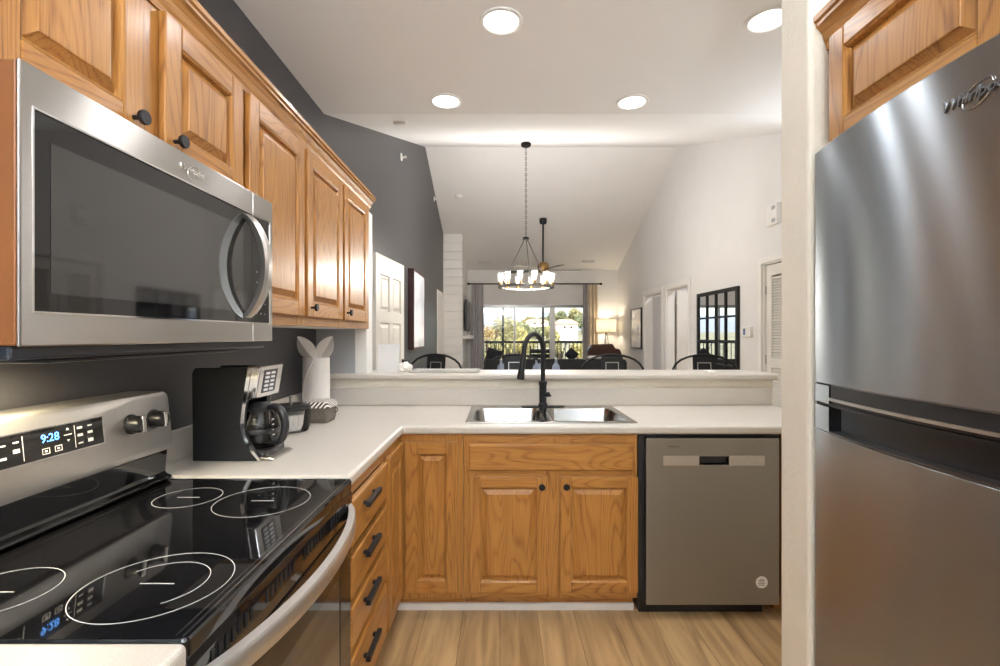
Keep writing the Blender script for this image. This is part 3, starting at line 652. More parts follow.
for u in (.765, .85, 1.312, 1.397):
    zk = 1.108
    def circ(r, o): return [PC(u + r * math.cos(2 * PI * k / 24), o, zk + r * math.sin(2 * PI * k / 24)) for k in range(24)]
    mb = MB(); mb.loft([circ(.027, .0), circ(.027, .004), circ(.024, .006), circ(.022, .03), circ(.019, .034)]); kb = mb.build('knob', 'black_pl', cs, smooth=True)
    mb = MB(); mb.mbox(PC, u - .0065, u + .0065, .02, .0385, zk - .021, zk + .021); mb.build('knob_grip', 'chrome', kb, bevel=.002)
# front: vent band, oven door with bow handle
mb = MB(); pr = [(-.49, .80), (-.49, .885), (-.452, .885), (-.447, .868), (-.447, .83), (-.452, .80)]
mb.loft([[(x, RY0 + .003, z) for x, z in pr], [(x, RY1 - .003, z) for x, z in pr]]); vb = mb.build('vent_band', 'black_glass', rg, bevel=.004)
for k in range(34):
    mb = MB(); y = RY0 + .06 + k * .0196
    if k % 9 in (7, 8): continue
    mb.loft([[(-.447 + q, y - .0035, .862), (-.447 + q, y - .0035, .838), (-.447 + q, y + .0035, .838), (-.447 + q, y + .0035, .862)] for q in (.0002, .0018)]); mb.build('vent_slot', 'black', vb)
mb = slab([RY0 + .003, RY0 + .1, RY1 - .1, RY1 - .003], [.23, .33, .66, .795], lambda y, z: not (RY0 + .1 < y < RY1 - .1 and .33 < z < .66), YZX, -.474, -.452)
od = mb.build('oven_door', 'black_glass', rg, bevel=.004)
mb = MB(); mb.box(-.468, -.454, RY0 + .1, RY1 - .1, .33, .66); mb.build('oven_window', 'mid_glass', od)
# bow handle
n = 24; ht = []
for k in range(n + 1):
    s = k / n; y = RY0 + .012 + (RY1 - RY0 - .024) * s; bow = .072 * (1 - (2 * s - 1) ** 2) ** .8
    ht.append((y, bow))
mb = MB(); loops = []
for y, b in ht:
    x = -.452 + b; loops.append([(x - .012, y, .802), (x + .004, y, .804), (x + .009, y, .811), (x + .009, y, .838), (x + .004, y, .845), (x - .012, y, .847)])
mb.loft(loops); mb.build('handle', 'console', od, smooth=True)
mb = MB()
for y in (RY0 + .022, RY1 - .022): mb.box(-.453, -.448, y - .016, y + .016, .803, .846)
mb.build('handle_mount', 'black_pl', od)
mb = MB(); mb.box(-.474, -.436, RY0 + .003, RY1 - .003, .05, .22); mb.build('storage_drawer', 'steel', rg, bevel=.004)

# ------------------------------------------------------------------ microwave
MX = -.70; MY0, MY1, MZ0, MZ1 = .705, 1.490, 1.332, 1.755; MS = 1.372
mw = thing('microwave', 'stainless over-the-range microwave under the short oak cabinet', 'microwave', (-.9, 1.1, MZ0))
mb = MB(); mb.box(XL + .003, MX - .0065, MY0 + .001, MY1 - .001, MZ0 + .002, MZ1 - .001); mb.build('casing', 'brown_case', mw, bevel=.003)
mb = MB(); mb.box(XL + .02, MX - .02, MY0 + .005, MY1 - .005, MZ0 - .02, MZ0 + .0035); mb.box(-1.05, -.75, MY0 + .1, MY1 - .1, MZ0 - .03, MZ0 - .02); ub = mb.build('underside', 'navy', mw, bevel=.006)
GX0, GX1, GZ0, GZ1 = .727, 1.473, 1.386, 1.690
mb = slab([MY0, GX0, MS - .0012], [MZ0, GZ0, GZ1, MZ1], lambda y, z: not (y > GX0 and GZ0 < z < GZ1), YZX, MX - .006, MX); md = mb.build('door', 'mw_steel', mw, bevel=.003)
mb = slab([MS + .0012, GX1, MY1], [MZ0, GZ0, GZ1, MZ1], lambda y, z: not (y < GX1 and GZ0 < z < GZ1), YZX, MX - .006, MX); mc = mb.build('control_frame', 'mw_steel', mw, bevel=.003)
mb = MB(); mb.box(MX - .006, MX - .003, GX0, MS - .0008, GZ0, GZ1); gl = mb.build('door_glass', 'black_glass', md)
mb = MB(); mb.box(MX - .003, MX - .0024, .757, 1.325, 1.415, 1.650); mb.build('viewing_window', 'mid_glass', gl)
mb = slab([GX0 - .003, GX0, MS - .0012], [GZ0 - .003, GZ0, GZ1, GZ1 + .003], lambda y, z: y < GX0 or z < GZ0 or z > GZ1, YZX, MX - .003, MX + .0009); mb.build('glass_trim', 'chrome', md)
mb = MB(); mb.box(MX - .006, MX - .003, MS + .0008, GX1, GZ0, GZ1); kp = mb.build('control_panel', 'black_glass', mc)
mb = MB()
for i in range(3):
    for j in range(5): mb.box(MX - .003, MX - .0024, 1.395 + i * .024, 1.402 + i * .024, 1.41 + j * .03, 1.414 + j * .03)
mb.build('key_print', 'dark_steel', kp)
text('Whirlpool', .020, 'chrome', md, 'badge', frame_mx((MX + .0008, 1.098, 1.722), rt, (0, 0, 1)), .0012, .35)
mb = MB(); pp = [(MX + .0014, 1.105 + .022 * math.cos(a) , 1.7195 + .016 * math.sin(a) + .007 * math.cos(a)) for a in [k * 1.75 * PI / 30 for k in range(31)]]
mb.tube(pp, .0006, 6); mb.build('badge_ring', 'chrome', md)
mb = MB(); loops = []
for k in range(n + 1):
    s = k / n; zz = 1.398 + (1.682 - 1.398) * s; b = .058 * (1 - (2 * s - 1) ** 2) ** .75
    hw = .014 + .004 * math.sin(PI * s)
    x = MX + .001 + b; y0 = 1.337
    loops.append([(x - .016, y0 - hw * .7, zz), (x + .001, y0 - hw, zz), (x + .008, y0 - hw * .6, zz), (x + .008, y0 + hw * .6, zz), (x + .001, y0 + hw, zz), (x - .016, y0 + hw * .7, zz)])
mb.loft(loops); mb.build('handle', 'steel2', md, smooth=True)
mb = MB(); mb.box(-1.0, -.93, .96, 1.06, MZ0 - .034, MZ0 - .0302); mb.build('hood_lamp', 'lens', ub)

# ------------------------------------------------------------------ refrigerator
FY0, FY1 = .41, 1.188; FM = (FY0 + FY1) / 2
fr = thing('refrigerator', 'large stainless top freezer refrigerator beside the wing wall', 'refrigerator', (1.1, FM, 0))
mb = MB(); mb.box(.852, 1.54, FY0 + .004, FY1 - .004, .03, 1.79); mb.build('cabinet', 'dark_steel', fr, bevel=.004)
mb = MB(); mb.box(.85, 1.5, FY0 + .03, FY1 - .03, .001, .08); mb.build('base_grille', 'black_pl', fr)
FD = .772; SEAM = 1.187
def fx(y):
    s = (y - FM) / ((FY1 - FY0) / 2); return FD - .040 * (1 - s * s)
def fridge_door(z0, z1, pocket, nm):
    """bowed slab with a notch (pocket) cut along one horizontal edge"""
    mb = MB(); ys = [FY0, FY0 + .004] + [FY0 + .004 + (FY1 - FY0 - .008) * k / 22 for k in range(1, 22)] + [FY1 - .004, FY1]
    a = [[(fx(y) + (.006 if y in (FY0, FY1) else 0), y, z) for z in (z0, z0 + .004, z1 - .004, z1)] for y in ys]
    for row in a:
        row[0] = (row[0][0] + .004, row[0][1], row[0][2]); row[3] = (row[3][0] + .004, row[3][1], row[3][2])
    loops = [[(.845, y, z0)] + row + [(.845, y, z1)] for y, row in zip(ys, a)]
    mb.loft(loops); return mb.build(nm, 'steel', fr, smooth=True)
PYa, PYb = FY0 + .015, FY1 - .072      # handle pocket span
f1 = fridge_door(SEAM + .046, 1.796, None, 'freezer_door'); f2 = fridge_door(.09, SEAM - .062, None, 'fridge_door')
def bow_strip(y0, y1, z0, z1, d0, d1, m, nm, par, k=22):
    mb = MB(); loops = []
    for i in range(k + 1):
        y = y0 + (y1 - y0) * i / k; loops.append([(fx(y) + d0, y, z0), (fx(y) + d0, y, z1), (fx(y) + d1, y, z1), (fx(y) + d1, y, z0)])
    mb.loft(loops); return mb.build(nm, m, par, smooth=True)
# end blocks beside the pocket keep the steel face going down to the seam
for y0, y1 in ((PYb + .001, FY1),):
    bow_strip(y0, y1, SEAM + .004, SEAM + .0455, 0, .05, 'steel', 'door_end', f1, 4); bow_strip(y0, y1, SEAM - .0615, SEAM - .004, 0, .05, 'steel', 'door_end', f2, 4)
bow_strip(PYa, PYb, SEAM + .006, SEAM + .0455, .004, .035, 'black_pl', 'handle_lip', f1)
bow_strip(PYa, PYb, SEAM + .012, SEAM + .018, -.001, .006, 'steel2', 'handle_trim', f1)
bow_strip(PYa, PYb, SEAM - .0615, SEAM - .002, .028, .045, 'black_pl', 'handle_pocket', f2)
bow_strip(PYa, PYb, SEAM - .0625, SEAM - .0595, -.001, .03, 'dark_steel', 'pocket_trim', f2)
bow_strip(FY0, FY1 - .001, SEAM - .0035, SEAM + .0035, .006, .05, 'black_pl', 'gasket', fr)
text('Whirlpool', .026, 'dark_steel', f1, 'badge', frame_mx((fx(.745) - .0012, .748, 1.722), (0, -1, 0), (0, 0, 1)), .0016, .3)
mb = MB(); pp = [(fx(.735) - .0016, (.742 - .024 * math.cos(a)), 1.72 + .017 * math.sin(a) + .008 * math.cos(a)) for a in [k * 1.75 * PI / 30 for k in range(31)]]
mb.tube(pp, .0009, 6); mb.build('badge_ring', 'chrome', f1)

# ------------------------------------------------------------------ things on the counter
# coffee maker, facing +X
cm = thing('coffee_maker', 'black and chrome drip coffee maker on the counter beside the range', 'coffee maker', (-.94, 1.75, CT1))
ky0, ky1 = 1.642, 1.818
def side(o=0):
    cv = []
    for k in range(15):
        t_ = k / 14; z = .006 + .312 * t_; cv.append((-.874 + .060 * max(0, 1 - t_ * 2.3) ** 2.1 + .028 * max(0, (t_ - .3) / .7) ** 1.3 + o, CT1 + z))
    return [(-1.043, CT1 + .002), (-.813 + o, CT1 + .002)] + cv + [(-1.036, CT1 + .318), (-1.046, CT1 + .3)]
mb = MB(); mb.loft([[(x, ky0, z) for x, z in side()], [(x, ky0 + .022, z) for x, z in side()]]); mb.loft([[(x, ky1 - .022, z) for x, z in side()], [(x, ky1, z) for x, z in side()]])
mb.box(-1.04, -.965, ky0 + .022, ky1 - .022, CT1 + .002, CT1 + .31); mb.box(-.965, -.885, ky0 + .022, ky1 - .022, CT1 + .21, CT1 + .31); mb.box(-.965, -.86, ky0 + .022, ky1 - .022, CT1 + .002, CT1 + .03)
mb.build('housing', 'black_tex', cm, bevel=.004)
for y in (ky0 - .0015, ky1 - .0005):
    mb = MB(); fr_ = side(.003)[1:17]; mb.loft([[(x - .012, y, z) for x, z in fr_] + [(x, y, z) for x, z in fr_[::-1]], [(x - .012, y + .002, z) for x, z in fr_] + [(x, y + .002, z) for x, z in fr_[::-1]]]); mb.build('chrome_edge', 'chrome', cm)
mb = MB(); pr = [(-.866, CT1 + .205), (-.830, CT1 + .214), (-.812, CT1 + .322), (-.860, CT1 + .322)]
mb.loft([[(x, ky0 + .002, z) for x, z in pr], [(x, ky1 - .002, z) for x, z in pr]]); ch = mb.build('control_head', 'chrome', cm, bevel=.004)
mb = MB(); pr = [(-.830, CT1 + .228), (-.8265, CT1 + .228), (-.8132, CT1 + .308), (-.818, CT1 + .308)]
mb.loft([[(x, ky0 + .035, z) for x, z in pr], [(x, ky1 - .045, z) for x, z in pr]]); kpn = mb.build('button_panel', 'navy', ch)
mb = MB()
for i in range(2):
    for j in range(5):
        z = CT1 + .234 + j * .0145; x = -.8267 + (z - CT1 - .228) * .166; mb.box(x, x + .003, ky0 + .045 + i * .04, ky0 + .072 + i * .04, z, z + .008)
mb.build('button', 'print_w', kpn)
mb = MB(); pr = [(-.86, CT1 + .002), (-.772, CT1 + .002), (-.772, CT1 + .008), (-.788, CT1 + .012), (-.86, CT1 + .012)]
mb.loft([[(x, ky0 + .01, z) for x, z in pr], [(x, ky1 - .01, z) for x, z in pr]]); mb.build('drip_plate', 'steel2', cm, bevel=.003)
mb = MB(); mb.box(-.87, -.80, ky0 + .02, ky1 - .02, CT1 + .0125, CT1 + .032); mb.build('warming_plate', 'black_pl', cm, bevel=.003)
cc = (-.858, 1.73, CT1 + .033)
mb = MB(); mb.lathe([(.05, 0), (.062, .02), (.066, .055), (.06, .095), (.045, .125), (.047, .137)], cc, 28); cf = mb.build('carafe', 'carafe', cm, smooth=True)
mb = MB(); mb.lathe([(.066, .052), (.0672, .056), (.0672, .064), (.066, .068)], cc, 28, False); mb.lathe([(.048, .128), (.05, .131), (.05, .142), (.03, .155), (.01, .158)], cc, 28); mb.build('carafe_lid', 'black_pl', cf, smooth=True)
mb = MB(); hp = [(-.825, 1.715, CT1 + .172), (-.79, 1.70, CT1 + .178), (-.765, 1.695, CT1 + .162), (-.751, 1.692, CT1 + .12), (-.757, 1.694, CT1 + .08), (-.777, 1.70, CT1 + .054), (-.803, 1.712, CT1 + .06)]
hq, hr_ = [], []
rr_ = [.010, .013, .014, .014, .013, .012, .010]
for i in range(6):
    p0, p1, p2, p3 = (Vector(hp[max(0, min(6, i + d))]) for d in (-1, 0, 1, 2))
    for k in range(4):
        t_ = k / 4; hq.append(.5 * (2 * p1 + (p2 - p0) * t_ + (2 * p0 - 5 * p1 + 4 * p2 - p3) * t_ ** 2 + (3 * p1 - p0 - 3 * p2 + p3) * t_ ** 3)); hr_.append(rr_[i] * (1 - t_) + rr_[i + 1] * t_)
hq.append(Vector(hp[6])); hr_.append(.010)
mb.tube(hq, hr_, 12); mb.build('carafe_handle', 'black_pl', cf, smooth=True)
mb = MB()
for k in range(5): mb.box(-.798 - .001 * k, -.795 - .001 * k, 1.70, 1.712, CT1 + .06 + k * .018, CT1 + .063 + k * .018)
mb.build('level_mark', 'print_w', cf)
mb = MB(); mb.tube([(-1.0, 1.86, 1.08), (-.955, 1.95, 1.10), (-.99, 2.0, 1.09), (-1.05, 2.03, 1.05), (-1.085, 2.05, 1.04), (-1.10, 2.06, 1.035)], .0038, 8); mb.build('power_cord', 'grey_wall', cm, smooth=True)

# glass dish of white filters with a dark lid
dsh = thing('glass_canister', 'low glass canister of white filters with dark lid, behind the coffee maker', 'canister', (-.935, 2.16, CT1))
mb = MB(); mb.lathe([(.058, .001), (.076, .005), (.084, .04), (.086, .100), (.083, .100), (.081, .04), (.072, .008)], (-.935, 2.16, CT1), 28); mb.build('bowl', 'glass', dsh, smooth=True)
mb = MB(); n_ = 40
mb.loft([[(-.935 + r * (1 + .05 * (k % 2)) * math.cos(2 * PI * k / n_), 2.16 + r * (1 + .05 * (k % 2)) * math.sin(2 * PI * k / n_), CT1 + z) for k in range(n_)] for r, z in ((.055, .010), (.068, .03), (.075, .080), (.06, .082))]); mb.build('paper_filters', 'paper', dsh)
mb = MB(); mb.lathe([(.084, .1005), (.086, .103), (.086, .114), (.074, .120), (.01, .121)], (-.935, 2.16, CT1), 28); mb.build('lid', 'black_pl', dsh, smooth=True)
mb = MB(); mb.lathe([(.006, .121), (.006, .15), (.009, .155), (.005, .16)], (-.935, 2.16, CT1), 12); mb.build('lid_knob', 'hinge', dsh, smooth=True)

# wicker basket with striped cloth
bk = thing('wicker_basket', 'small grey woven basket topped with striped cloth, on the counter', 'basket', (-.90, 2.40, CT1))
mb = MB(); loops = [rrect(-.963 + i, -.835 - i, 2.345 + i, 2.475 - i, .014, CT1 + z) for i, z in ((.006, .001), (0, .02), (-.002, .074), (.002, .076), (.008, .07), (.01, .012))]
mb.loft(loops); mb.build('basket', 'wicker', bk, bevel=0)
mb = MB(); loops = [rrect(-.971 + i, -.827 - i, 2.337 + i, 2.483 - i, .016, CT1 + z) for i, z in ((-.004, .0765), (0, .084), (.012, .104), (.024, .108), (.05, .109))]
mb.loft(loops); mb.build('striped_cloth', 'stripe', bk)
mb = MB(); mb.tube([(-.838, 2.43, CT1 + .066), (-.822, 2.43, CT1 + .068), (-.814, 2.43, CT1 + .056), (-.822, 2.43, CT1 + .044), (-.837, 2.43, CT1 + .046)], .003, 8); mb.build('loop_handle', 'wicker', bk, smooth=True)

# paper towel roll with a napkin folded like rabbit ears
pt = thing('paper_towel_roll', 'white paper towel roll topped with two folded ears, in the counter corner', 'paper towels', (-1.025, 2.70, CT1))
RC = (-1.025, 2.70, CT1)
mb = MB(); mb.lathe([(.07, .002), (.0725, .005), (.073, .15), (.071, .303), (.066, .305), (.021, .303), (.021, .29)], RC, 36); rl = mb.build('roll', 'paper', pt, smooth=True)
mb = MB(); mb.tube([(RC[0] - .052, RC[1] - .055, CT1 + .02), (RC[0] - .05, RC[1] - .056, CT1 + .15), (RC[0] - .02, RC[1] - .073, CT1 + .23), (RC[0] + .012, RC[1] - .074, CT1 + .298)], .0035, 8); mb.build('loose_edge', 'paper', rl, smooth=True)
for sgn in (-1, 1):
    mb = MB(); rows = []
    for i in range(9):
        t_ = i / 8; cx_ = RC[0] + sgn * (.006 + .085 * t_ ** .8); cz = CT1 + .296 + .125 * t_; w = .006 + .040 * math.sin(PI * min(1, t_ ** .85 * .97 + .02)) ** .85
        if i == 8: w = .004
        row = []
        for j in range(7):
            q = (j - 3) / 3; row.append((cx_ + w * q * .86, RC[1] + .022 * (1 - abs(q)) * (1 if sgn > 0 else -1) * .9 - .02 * t_, cz - sgn * w * q * .5))
        rows.append(row)
    back = [[(x, y + .004, z) for x, y, z in r] for r in rows]
    mb.loft([r + b[::-1] for r, b in zip(rows, back)])
    mb.build('napkin_ear', 'paper', pt, smooth=True)
mb = MB(); mb.lathe([(.018, .001), (.02, .004), (.02, .24), (.016, .27), (.013, .30), (.015, .302), (.015, .345), (.004, .347)], (-1.03, 2.87, CT1), 20); tag(mb.build('bottle', 'blue', org=(-1.03, 2.87, CT1), smooth=True), 'slim blue bottle behind the paper towel roll', 'bottle')

# ledge: card, crumpled napkin, glass tray, little card
LZ = 1.1142
cdh = thing('sign_card', 'blank pale grey card standing at the left end of the ledge', 'card', (-.72, 3.12, LZ))
mb = MB(); mb.loft([[(-.792, 3.115, LZ), (-.652, 3.115, LZ), (-.652, 3.118, LZ), (-.792, 3.118, LZ)], [(-.792, 3.140, LZ + .178), (-.652, 3.140, LZ + .178), (-.652, 3.143, LZ + .178), (-.792, 3.143, LZ + .178)]]); mb.build('card', 'card', cdh)
mb = MB(); mb.loft([[(-.74, 3.119, LZ), (-.70, 3.119, LZ), (-.70, 3.185, LZ), (-.74, 3.185, LZ)], [(-.74, 3.133, LZ + .11), (-.70, 3.133, LZ + .11), (-.70, 3.136, LZ + .11), (-.74, 3.136, LZ + .11)]]); mb.build('easel', 'card', cdh)
mb = MB()
bmesh.ops.create_icosphere(mb.b, subdivisions=3, radius=1)
for v in mb.b.verts:
    k = 1 + .22 * math.sin(7 * v.co.x + 3 * v.co.z) * math.cos(6 * v.co.y + v.co.z * 4) ; v.co = Vector((v.co.x * .042 * k - .612, v.co.y * .04 * k + 3.13, max(0, (v.co.z + .7) * .034 * k) + LZ))
tag(mb.build('napkin', 'paper', org=(-.612, 3.13, LZ), smooth=True), 'crumpled white napkin beside the grey card on the ledge', 'napkin')
mb = MB(); mb.loft([rrect(-.57 + i, -.13 - i, 2.99 + i, 3.26 - i, .03, LZ + z) for i, z in ((.01, .0005), (0, .003), (-.004, .010), (0, .010), (.012, .004))])
tag(mb.build('glass_tray', 'tray_glass', org=(-.35, 3.12, LZ), smooth=True), 'flat clear tray lying on the ledge left of the faucet', 'tray')
mb = MB(); mb.box(1.30, 1.345, 3.0, 3.08, LZ, LZ + .012); tag(mb.build('coaster', 'paper', org=(1.32, 3.04, LZ), bevel=.003), 'small white coaster on the right part of the ledge', 'coaster')

# ------------------------------------------------------------------ ceiling lamps
def downlight(x, y, lab, z=None, w=CAN_W):
    z = ZK if z is None else z
    t = thing('recessed_light', lab, 'ceiling light', (x, y, z), 'recessed ceiling lights')
    mb = MB(); mb.lathe([(.098, -.0005), (.096, -.006), (.082, -.008), (.079, -.003)], (x, y, z), 36, False); mb.build('trim_ring', 'white', t, smooth=True)
    mb = MB(); mb.lathe([(.079, -.003), (.05, -.0045), (.002, -.005)], (x, y, z), 36, False); mb.build('lens', 'lens', t, smooth=True)
    L = bpy.data.lights.new('can_lamp', 'AREA'); L.shape = 'DISK'; L.size = .15; L.energy = w; L.color = (.98, .985, 1); L.spread = math.radians(165)
    o = bpy.data.objects.new('lamp', L); COL.objects.link(o); o.parent = t; o.location = (0, 0, -.012)
    return t
downlight(.005, 2.189, 'recessed ceiling light over the sink, nearest the top of the view'); downlight(-.328, 2.937, 'recessed ceiling light nearest the charcoal wall')
downlight(.805, 2.95, 'recessed ceiling light right of the chandelier, at the vault edge'); downlight(1.207, 2.18, 'recessed ceiling light beside the wing wall')
for x, y in ((.05, .75), (.05, -.55), (.9, -.9)):
    downlight(x, y, 'unseen recessed ceiling light added over the galley behind the viewpoint')  # unseen ceiling lights added behind the viewpoint for more fill
# unseen uplighters added for ceiling fill, one behind the viewpoint, one in the hall
def fill_uplighter(x, y, lab, w):
    t = thing('added_uplighter', lab, 'lamp', (x, y, 0), 'added fill uplighters')
    mb = MB(); mb.lathe([(.14, .001), (.14, .02), (.03, .03), (.012, .05)], (x, y, 0), 28); mb.build('base', 'black', t, smooth=True)
    mb = MB(); mb.tube([(x, y, .04), (x, y, 1.68)], .011, 12); mb.build('pole', 'black', t, smooth=True)
    mb = MB(); mb.lathe([(.02, 1.66), (.10, 1.70), (.17, 1.79), (.168, 1.792), (.098, 1.705), (.02, 1.668)], (x, y, 0), 32); mb.build('lamp_shade', 'black', t, smooth=True)
    mb = MB(); mb.lathe([(.02, 1.67), (.045, 1.70), (.045, 1.72), (.01, 1.75)], (x, y, 0), 16); mb.build('bulb', 'bulb', t, smooth=True)
    L = bpy.data.lights.new('fill_uplight', 'AREA'); L.shape = 'DISK'; L.size = .2; L.energy = w; L.color = (.86, .94, 1); L.spread = math.radians(175)
    o = bpy.data.objects.new('lamp', L); COL.objects.link(o); o.parent = t; o.location = (0, 0, 1.785); o.rotation_euler = (PI, 0, 0)
fill_uplighter(.15, -1.2, 'unseen black uplighter added for fill in the galley behind the viewpoint', FILL_W)
fill_uplighter(2.32, 3.1, 'unseen black uplighter added for fill in the hall, hidden by the wing wall', FILL_W * .07)
downlight(3.3, 6.9, 'unseen ceiling light added to brighten the room behind the middle doorway', 2.6, 9.0)  # this and the next: unseen lights added to brighten the doorway rooms
downlight(3.3, 8.6, 'unseen ceiling light added to brighten the room behind the far doorway', 2.6, 9.0)
# small ceiling and wall fittings
def on_slope(y): return ceil_z(y)
def at_wall_left(px, py):
    Y = 484 * 1.13 / (500 - px); return Y, 1.35 + (335 - py) * Y / 484
ang = math.atan2(ZR - ZK, Y2 - Y1)
def tilted_box(x, y, sx, sy, h, nm, m, lab, cat):
    mb = MB(); mb.box(-sx, sx, -sy, sy, -h, -.001); o = mb.build(nm, m, bevel=.004); o.location = (x, y, ceil_z(y)); a = ang if Y1 < y < Y2 else -math.atan(.354); o.rotation_euler = (a, 0, 0); tag(o, lab, cat); return o
tilted_box(-.74, 3.58, .045, .03, .02, 'smoke_sensor', 'white', 'small white sensor on the sloped ceiling beside the charcoal wall', 'sensor')
mb = MB(); mb.lathe([(.07, -.001), (.07, -.02), (.05, -.035), (.01, -.036)]); o = mb.build('smoke_detector', 'white', smooth=True); o.location = (-.717, 8.465, ceil_z(8.465)); o.rotation_euler = (-math.atan(.354), 0, 0); tag(o, 'round white smoke detector on the far ceiling slope', 'smoke detector')
for x, lab in ((-.33, 'left slotted ceiling vent above the curtain rod'), (1.95, 'right slotted ceiling vent above the curtain rod')):
    t = thing('ceiling_vent', lab, 'vent', (x, 10.72, ceil_z(10.72)), 'ceiling vents'); t.rotation_euler = (-math.atan(.354), 0, 0); ORG[t.name] = (0, 0, 0)
    mb = slab([-.16, -.14, .14, .16], [-.08, -.06, .06, .08], lambda x, y: not (abs(x) < .14 and abs(y) < .06), XYZ, -.012, -.001); mb.build('frame', 'white', t)
    mb = MB()
    for k in range(5): mb.box(-.14, .14, -.052 + k * .024, -.044 + k * .024, -.01, -.002)
    mb.build('slats', 'card', t)
for px, py, lab in ((401, 157, 'white wall sprinkler high on the charcoal wall, nearer one'), (434, 199, 'white wall sprinkler high on the charcoal wall, farther one')):
    y, z = at_wall_left(px, py); t = thing('wall_sprinkler', lab, 'sprinkler', (XL, y, z), 'wall sprinklers')
    PW = LP(XL)
    mb = MB(); mb.loft([[PW(y + r * math.cos(2 * PI * k / 16), o, z + r * math.sin(2 * PI * k / 16)) for k in range(16)] for r, o in ((.045, .0005), (.045, .01), (.015, .014))]); mb.build('plate', 'white', t)
    mb = MB(); mb.tube([(XL + .014, y, z), (XL + .06, y, z)], .012); mb.box(XL + .055, XL + .06, y - .025, y + .025, z - .003, z + .012); mb.build('head', 'white', t)

# ------------------------------------------------------------------ left wall picture, right wall fittings
pc = thing('framed_picture', 'large pale picture in a deep dark red frame on the charcoal wall', 'picture', (XL, 6.37, 1.17))
mb = slab([5.94, 5.965, 6.785, 6.81], [1.17, 1.195, 2.145, 2.17], lambda y, z: not (5.965 < y < 6.785 and 1.195 < z < 2.145), YZX, XL + .001, XL + .075); mb.build('frame', 'frame_red', pc, bevel=.002)
mb = MB(); mb.box(XL + .001, XL + .068, 5.965, 6.785, 1.195, 2.145); mb.build('print', 'pic_l', pc)
pc = thing('framed_picture', 'sketch in a thin dark frame on the pale right wall', 'picture', (XR, 9.55, 1.08))
mb = slab([9.20, 9.225, 9.9, 9.925], [1.085, 1.11, 1.85, 1.875], lambda y, z: not (9.225 < y < 9.9 and 1.11 < z < 1.85), YZX, XR - .035, XR - .001); mb.build('frame', 'navy', pc, bevel=.002)
mb = MB(); mb.box(XR - .025, XR - .001, 9.225, 9.9, 1.11, 1.85); mb.build('print', 'pic_r', pc)
mr = thing('window_mirror', 'black window pane style mirror on the pale right wall', 'mirror', (XR, 6.03, .65))
yy = [5.465, 5.51] + sum([[5.51 + 1.035 * k / 4 - .011, 5.51 + 1.035 * k / 4 + .011] for k in (1, 2, 3)], []) + [6.545, 6.59]
zz = [.65, .695] + sum([[.695 + 1.165 * k / 4 - .011, .695 + 1.165 * k / 4 + .011] for k in (1, 2, 3)], []) + [1.86, 1.905]
mb = slab(yy, zz, lambda y, z: any(yy[i] < y < yy[i + 1] for i in range(0, len(yy), 2)) or any(zz[i] < z < zz[i + 1] for i in range(0, len(zz), 2)), YZX, XR - .035, XR - .001); mb.build('frame', 'black', mr, bevel=.003)
mb = MB(); mb.box(XR - .018, XR - .001, 5.50, 6.56, .69, 1.87); mb.build('glass', 'mirror', mr)
th_ = thing('thermostat', 'white thermostat on the pale wall between mirror and closet', 'thermostat', (XR, 5.28, 1.39))
mb = MB(); mb.box(XR - .03, XR - .001, 5.18, 5.36, 1.33, 1.44); mb.build('case', 'white', th_, bevel=.004)
mb = MB(); mb.box(XR - .0312, XR - .03, 5.29, 5.335, 1.35, 1.42); mb.build('screen', 'blue', th_)
def switch(y, z, w, lab):
    t = thing('light_switch', lab, 'switch', (XR, y, z), 'wall switches')
    mb = MB(); mb.box(XR - .008, XR - .001, y - w / 2, y + w / 2, z - .06, z + .06); mb.build('plate', 'white', t, bevel=.003)
    mb = MB()
    k = max(1, round(w / .09))
    for i in range(k):
        c_ = y + (i - (k - 1) / 2) * .045; mb.box(XR - .012, XR - .008, c_ - .014, c_ + .014, z - .03, z + .03)
    mb.build('toggle', 'ivory', t)
switch(6.82, 1.24, .17, 'white double switch plate beside the mirror'); switch(7.93 + .06, 1.27, .07, 'narrow white switch plate between the two doorways')
t = thing('door_chime', 'white door chime box high on the pale right wall', 'chime', (XR, 4.75, 2.55))
mb = MB(); mb.box(XR - .05, XR - .001, 4.66, 4.84, 2.43, 2.63); mb.build('case', 'white', t, bevel=.006)
mb = MB(); mb.box(XR - .052, XR - .05, 4.68, 4.74, 2.45, 2.485); mb.box(XR - .052, XR - .05, 4.68, 4.74, 2.575, 2.61); mb.build('grille', 'grey_wall', t)

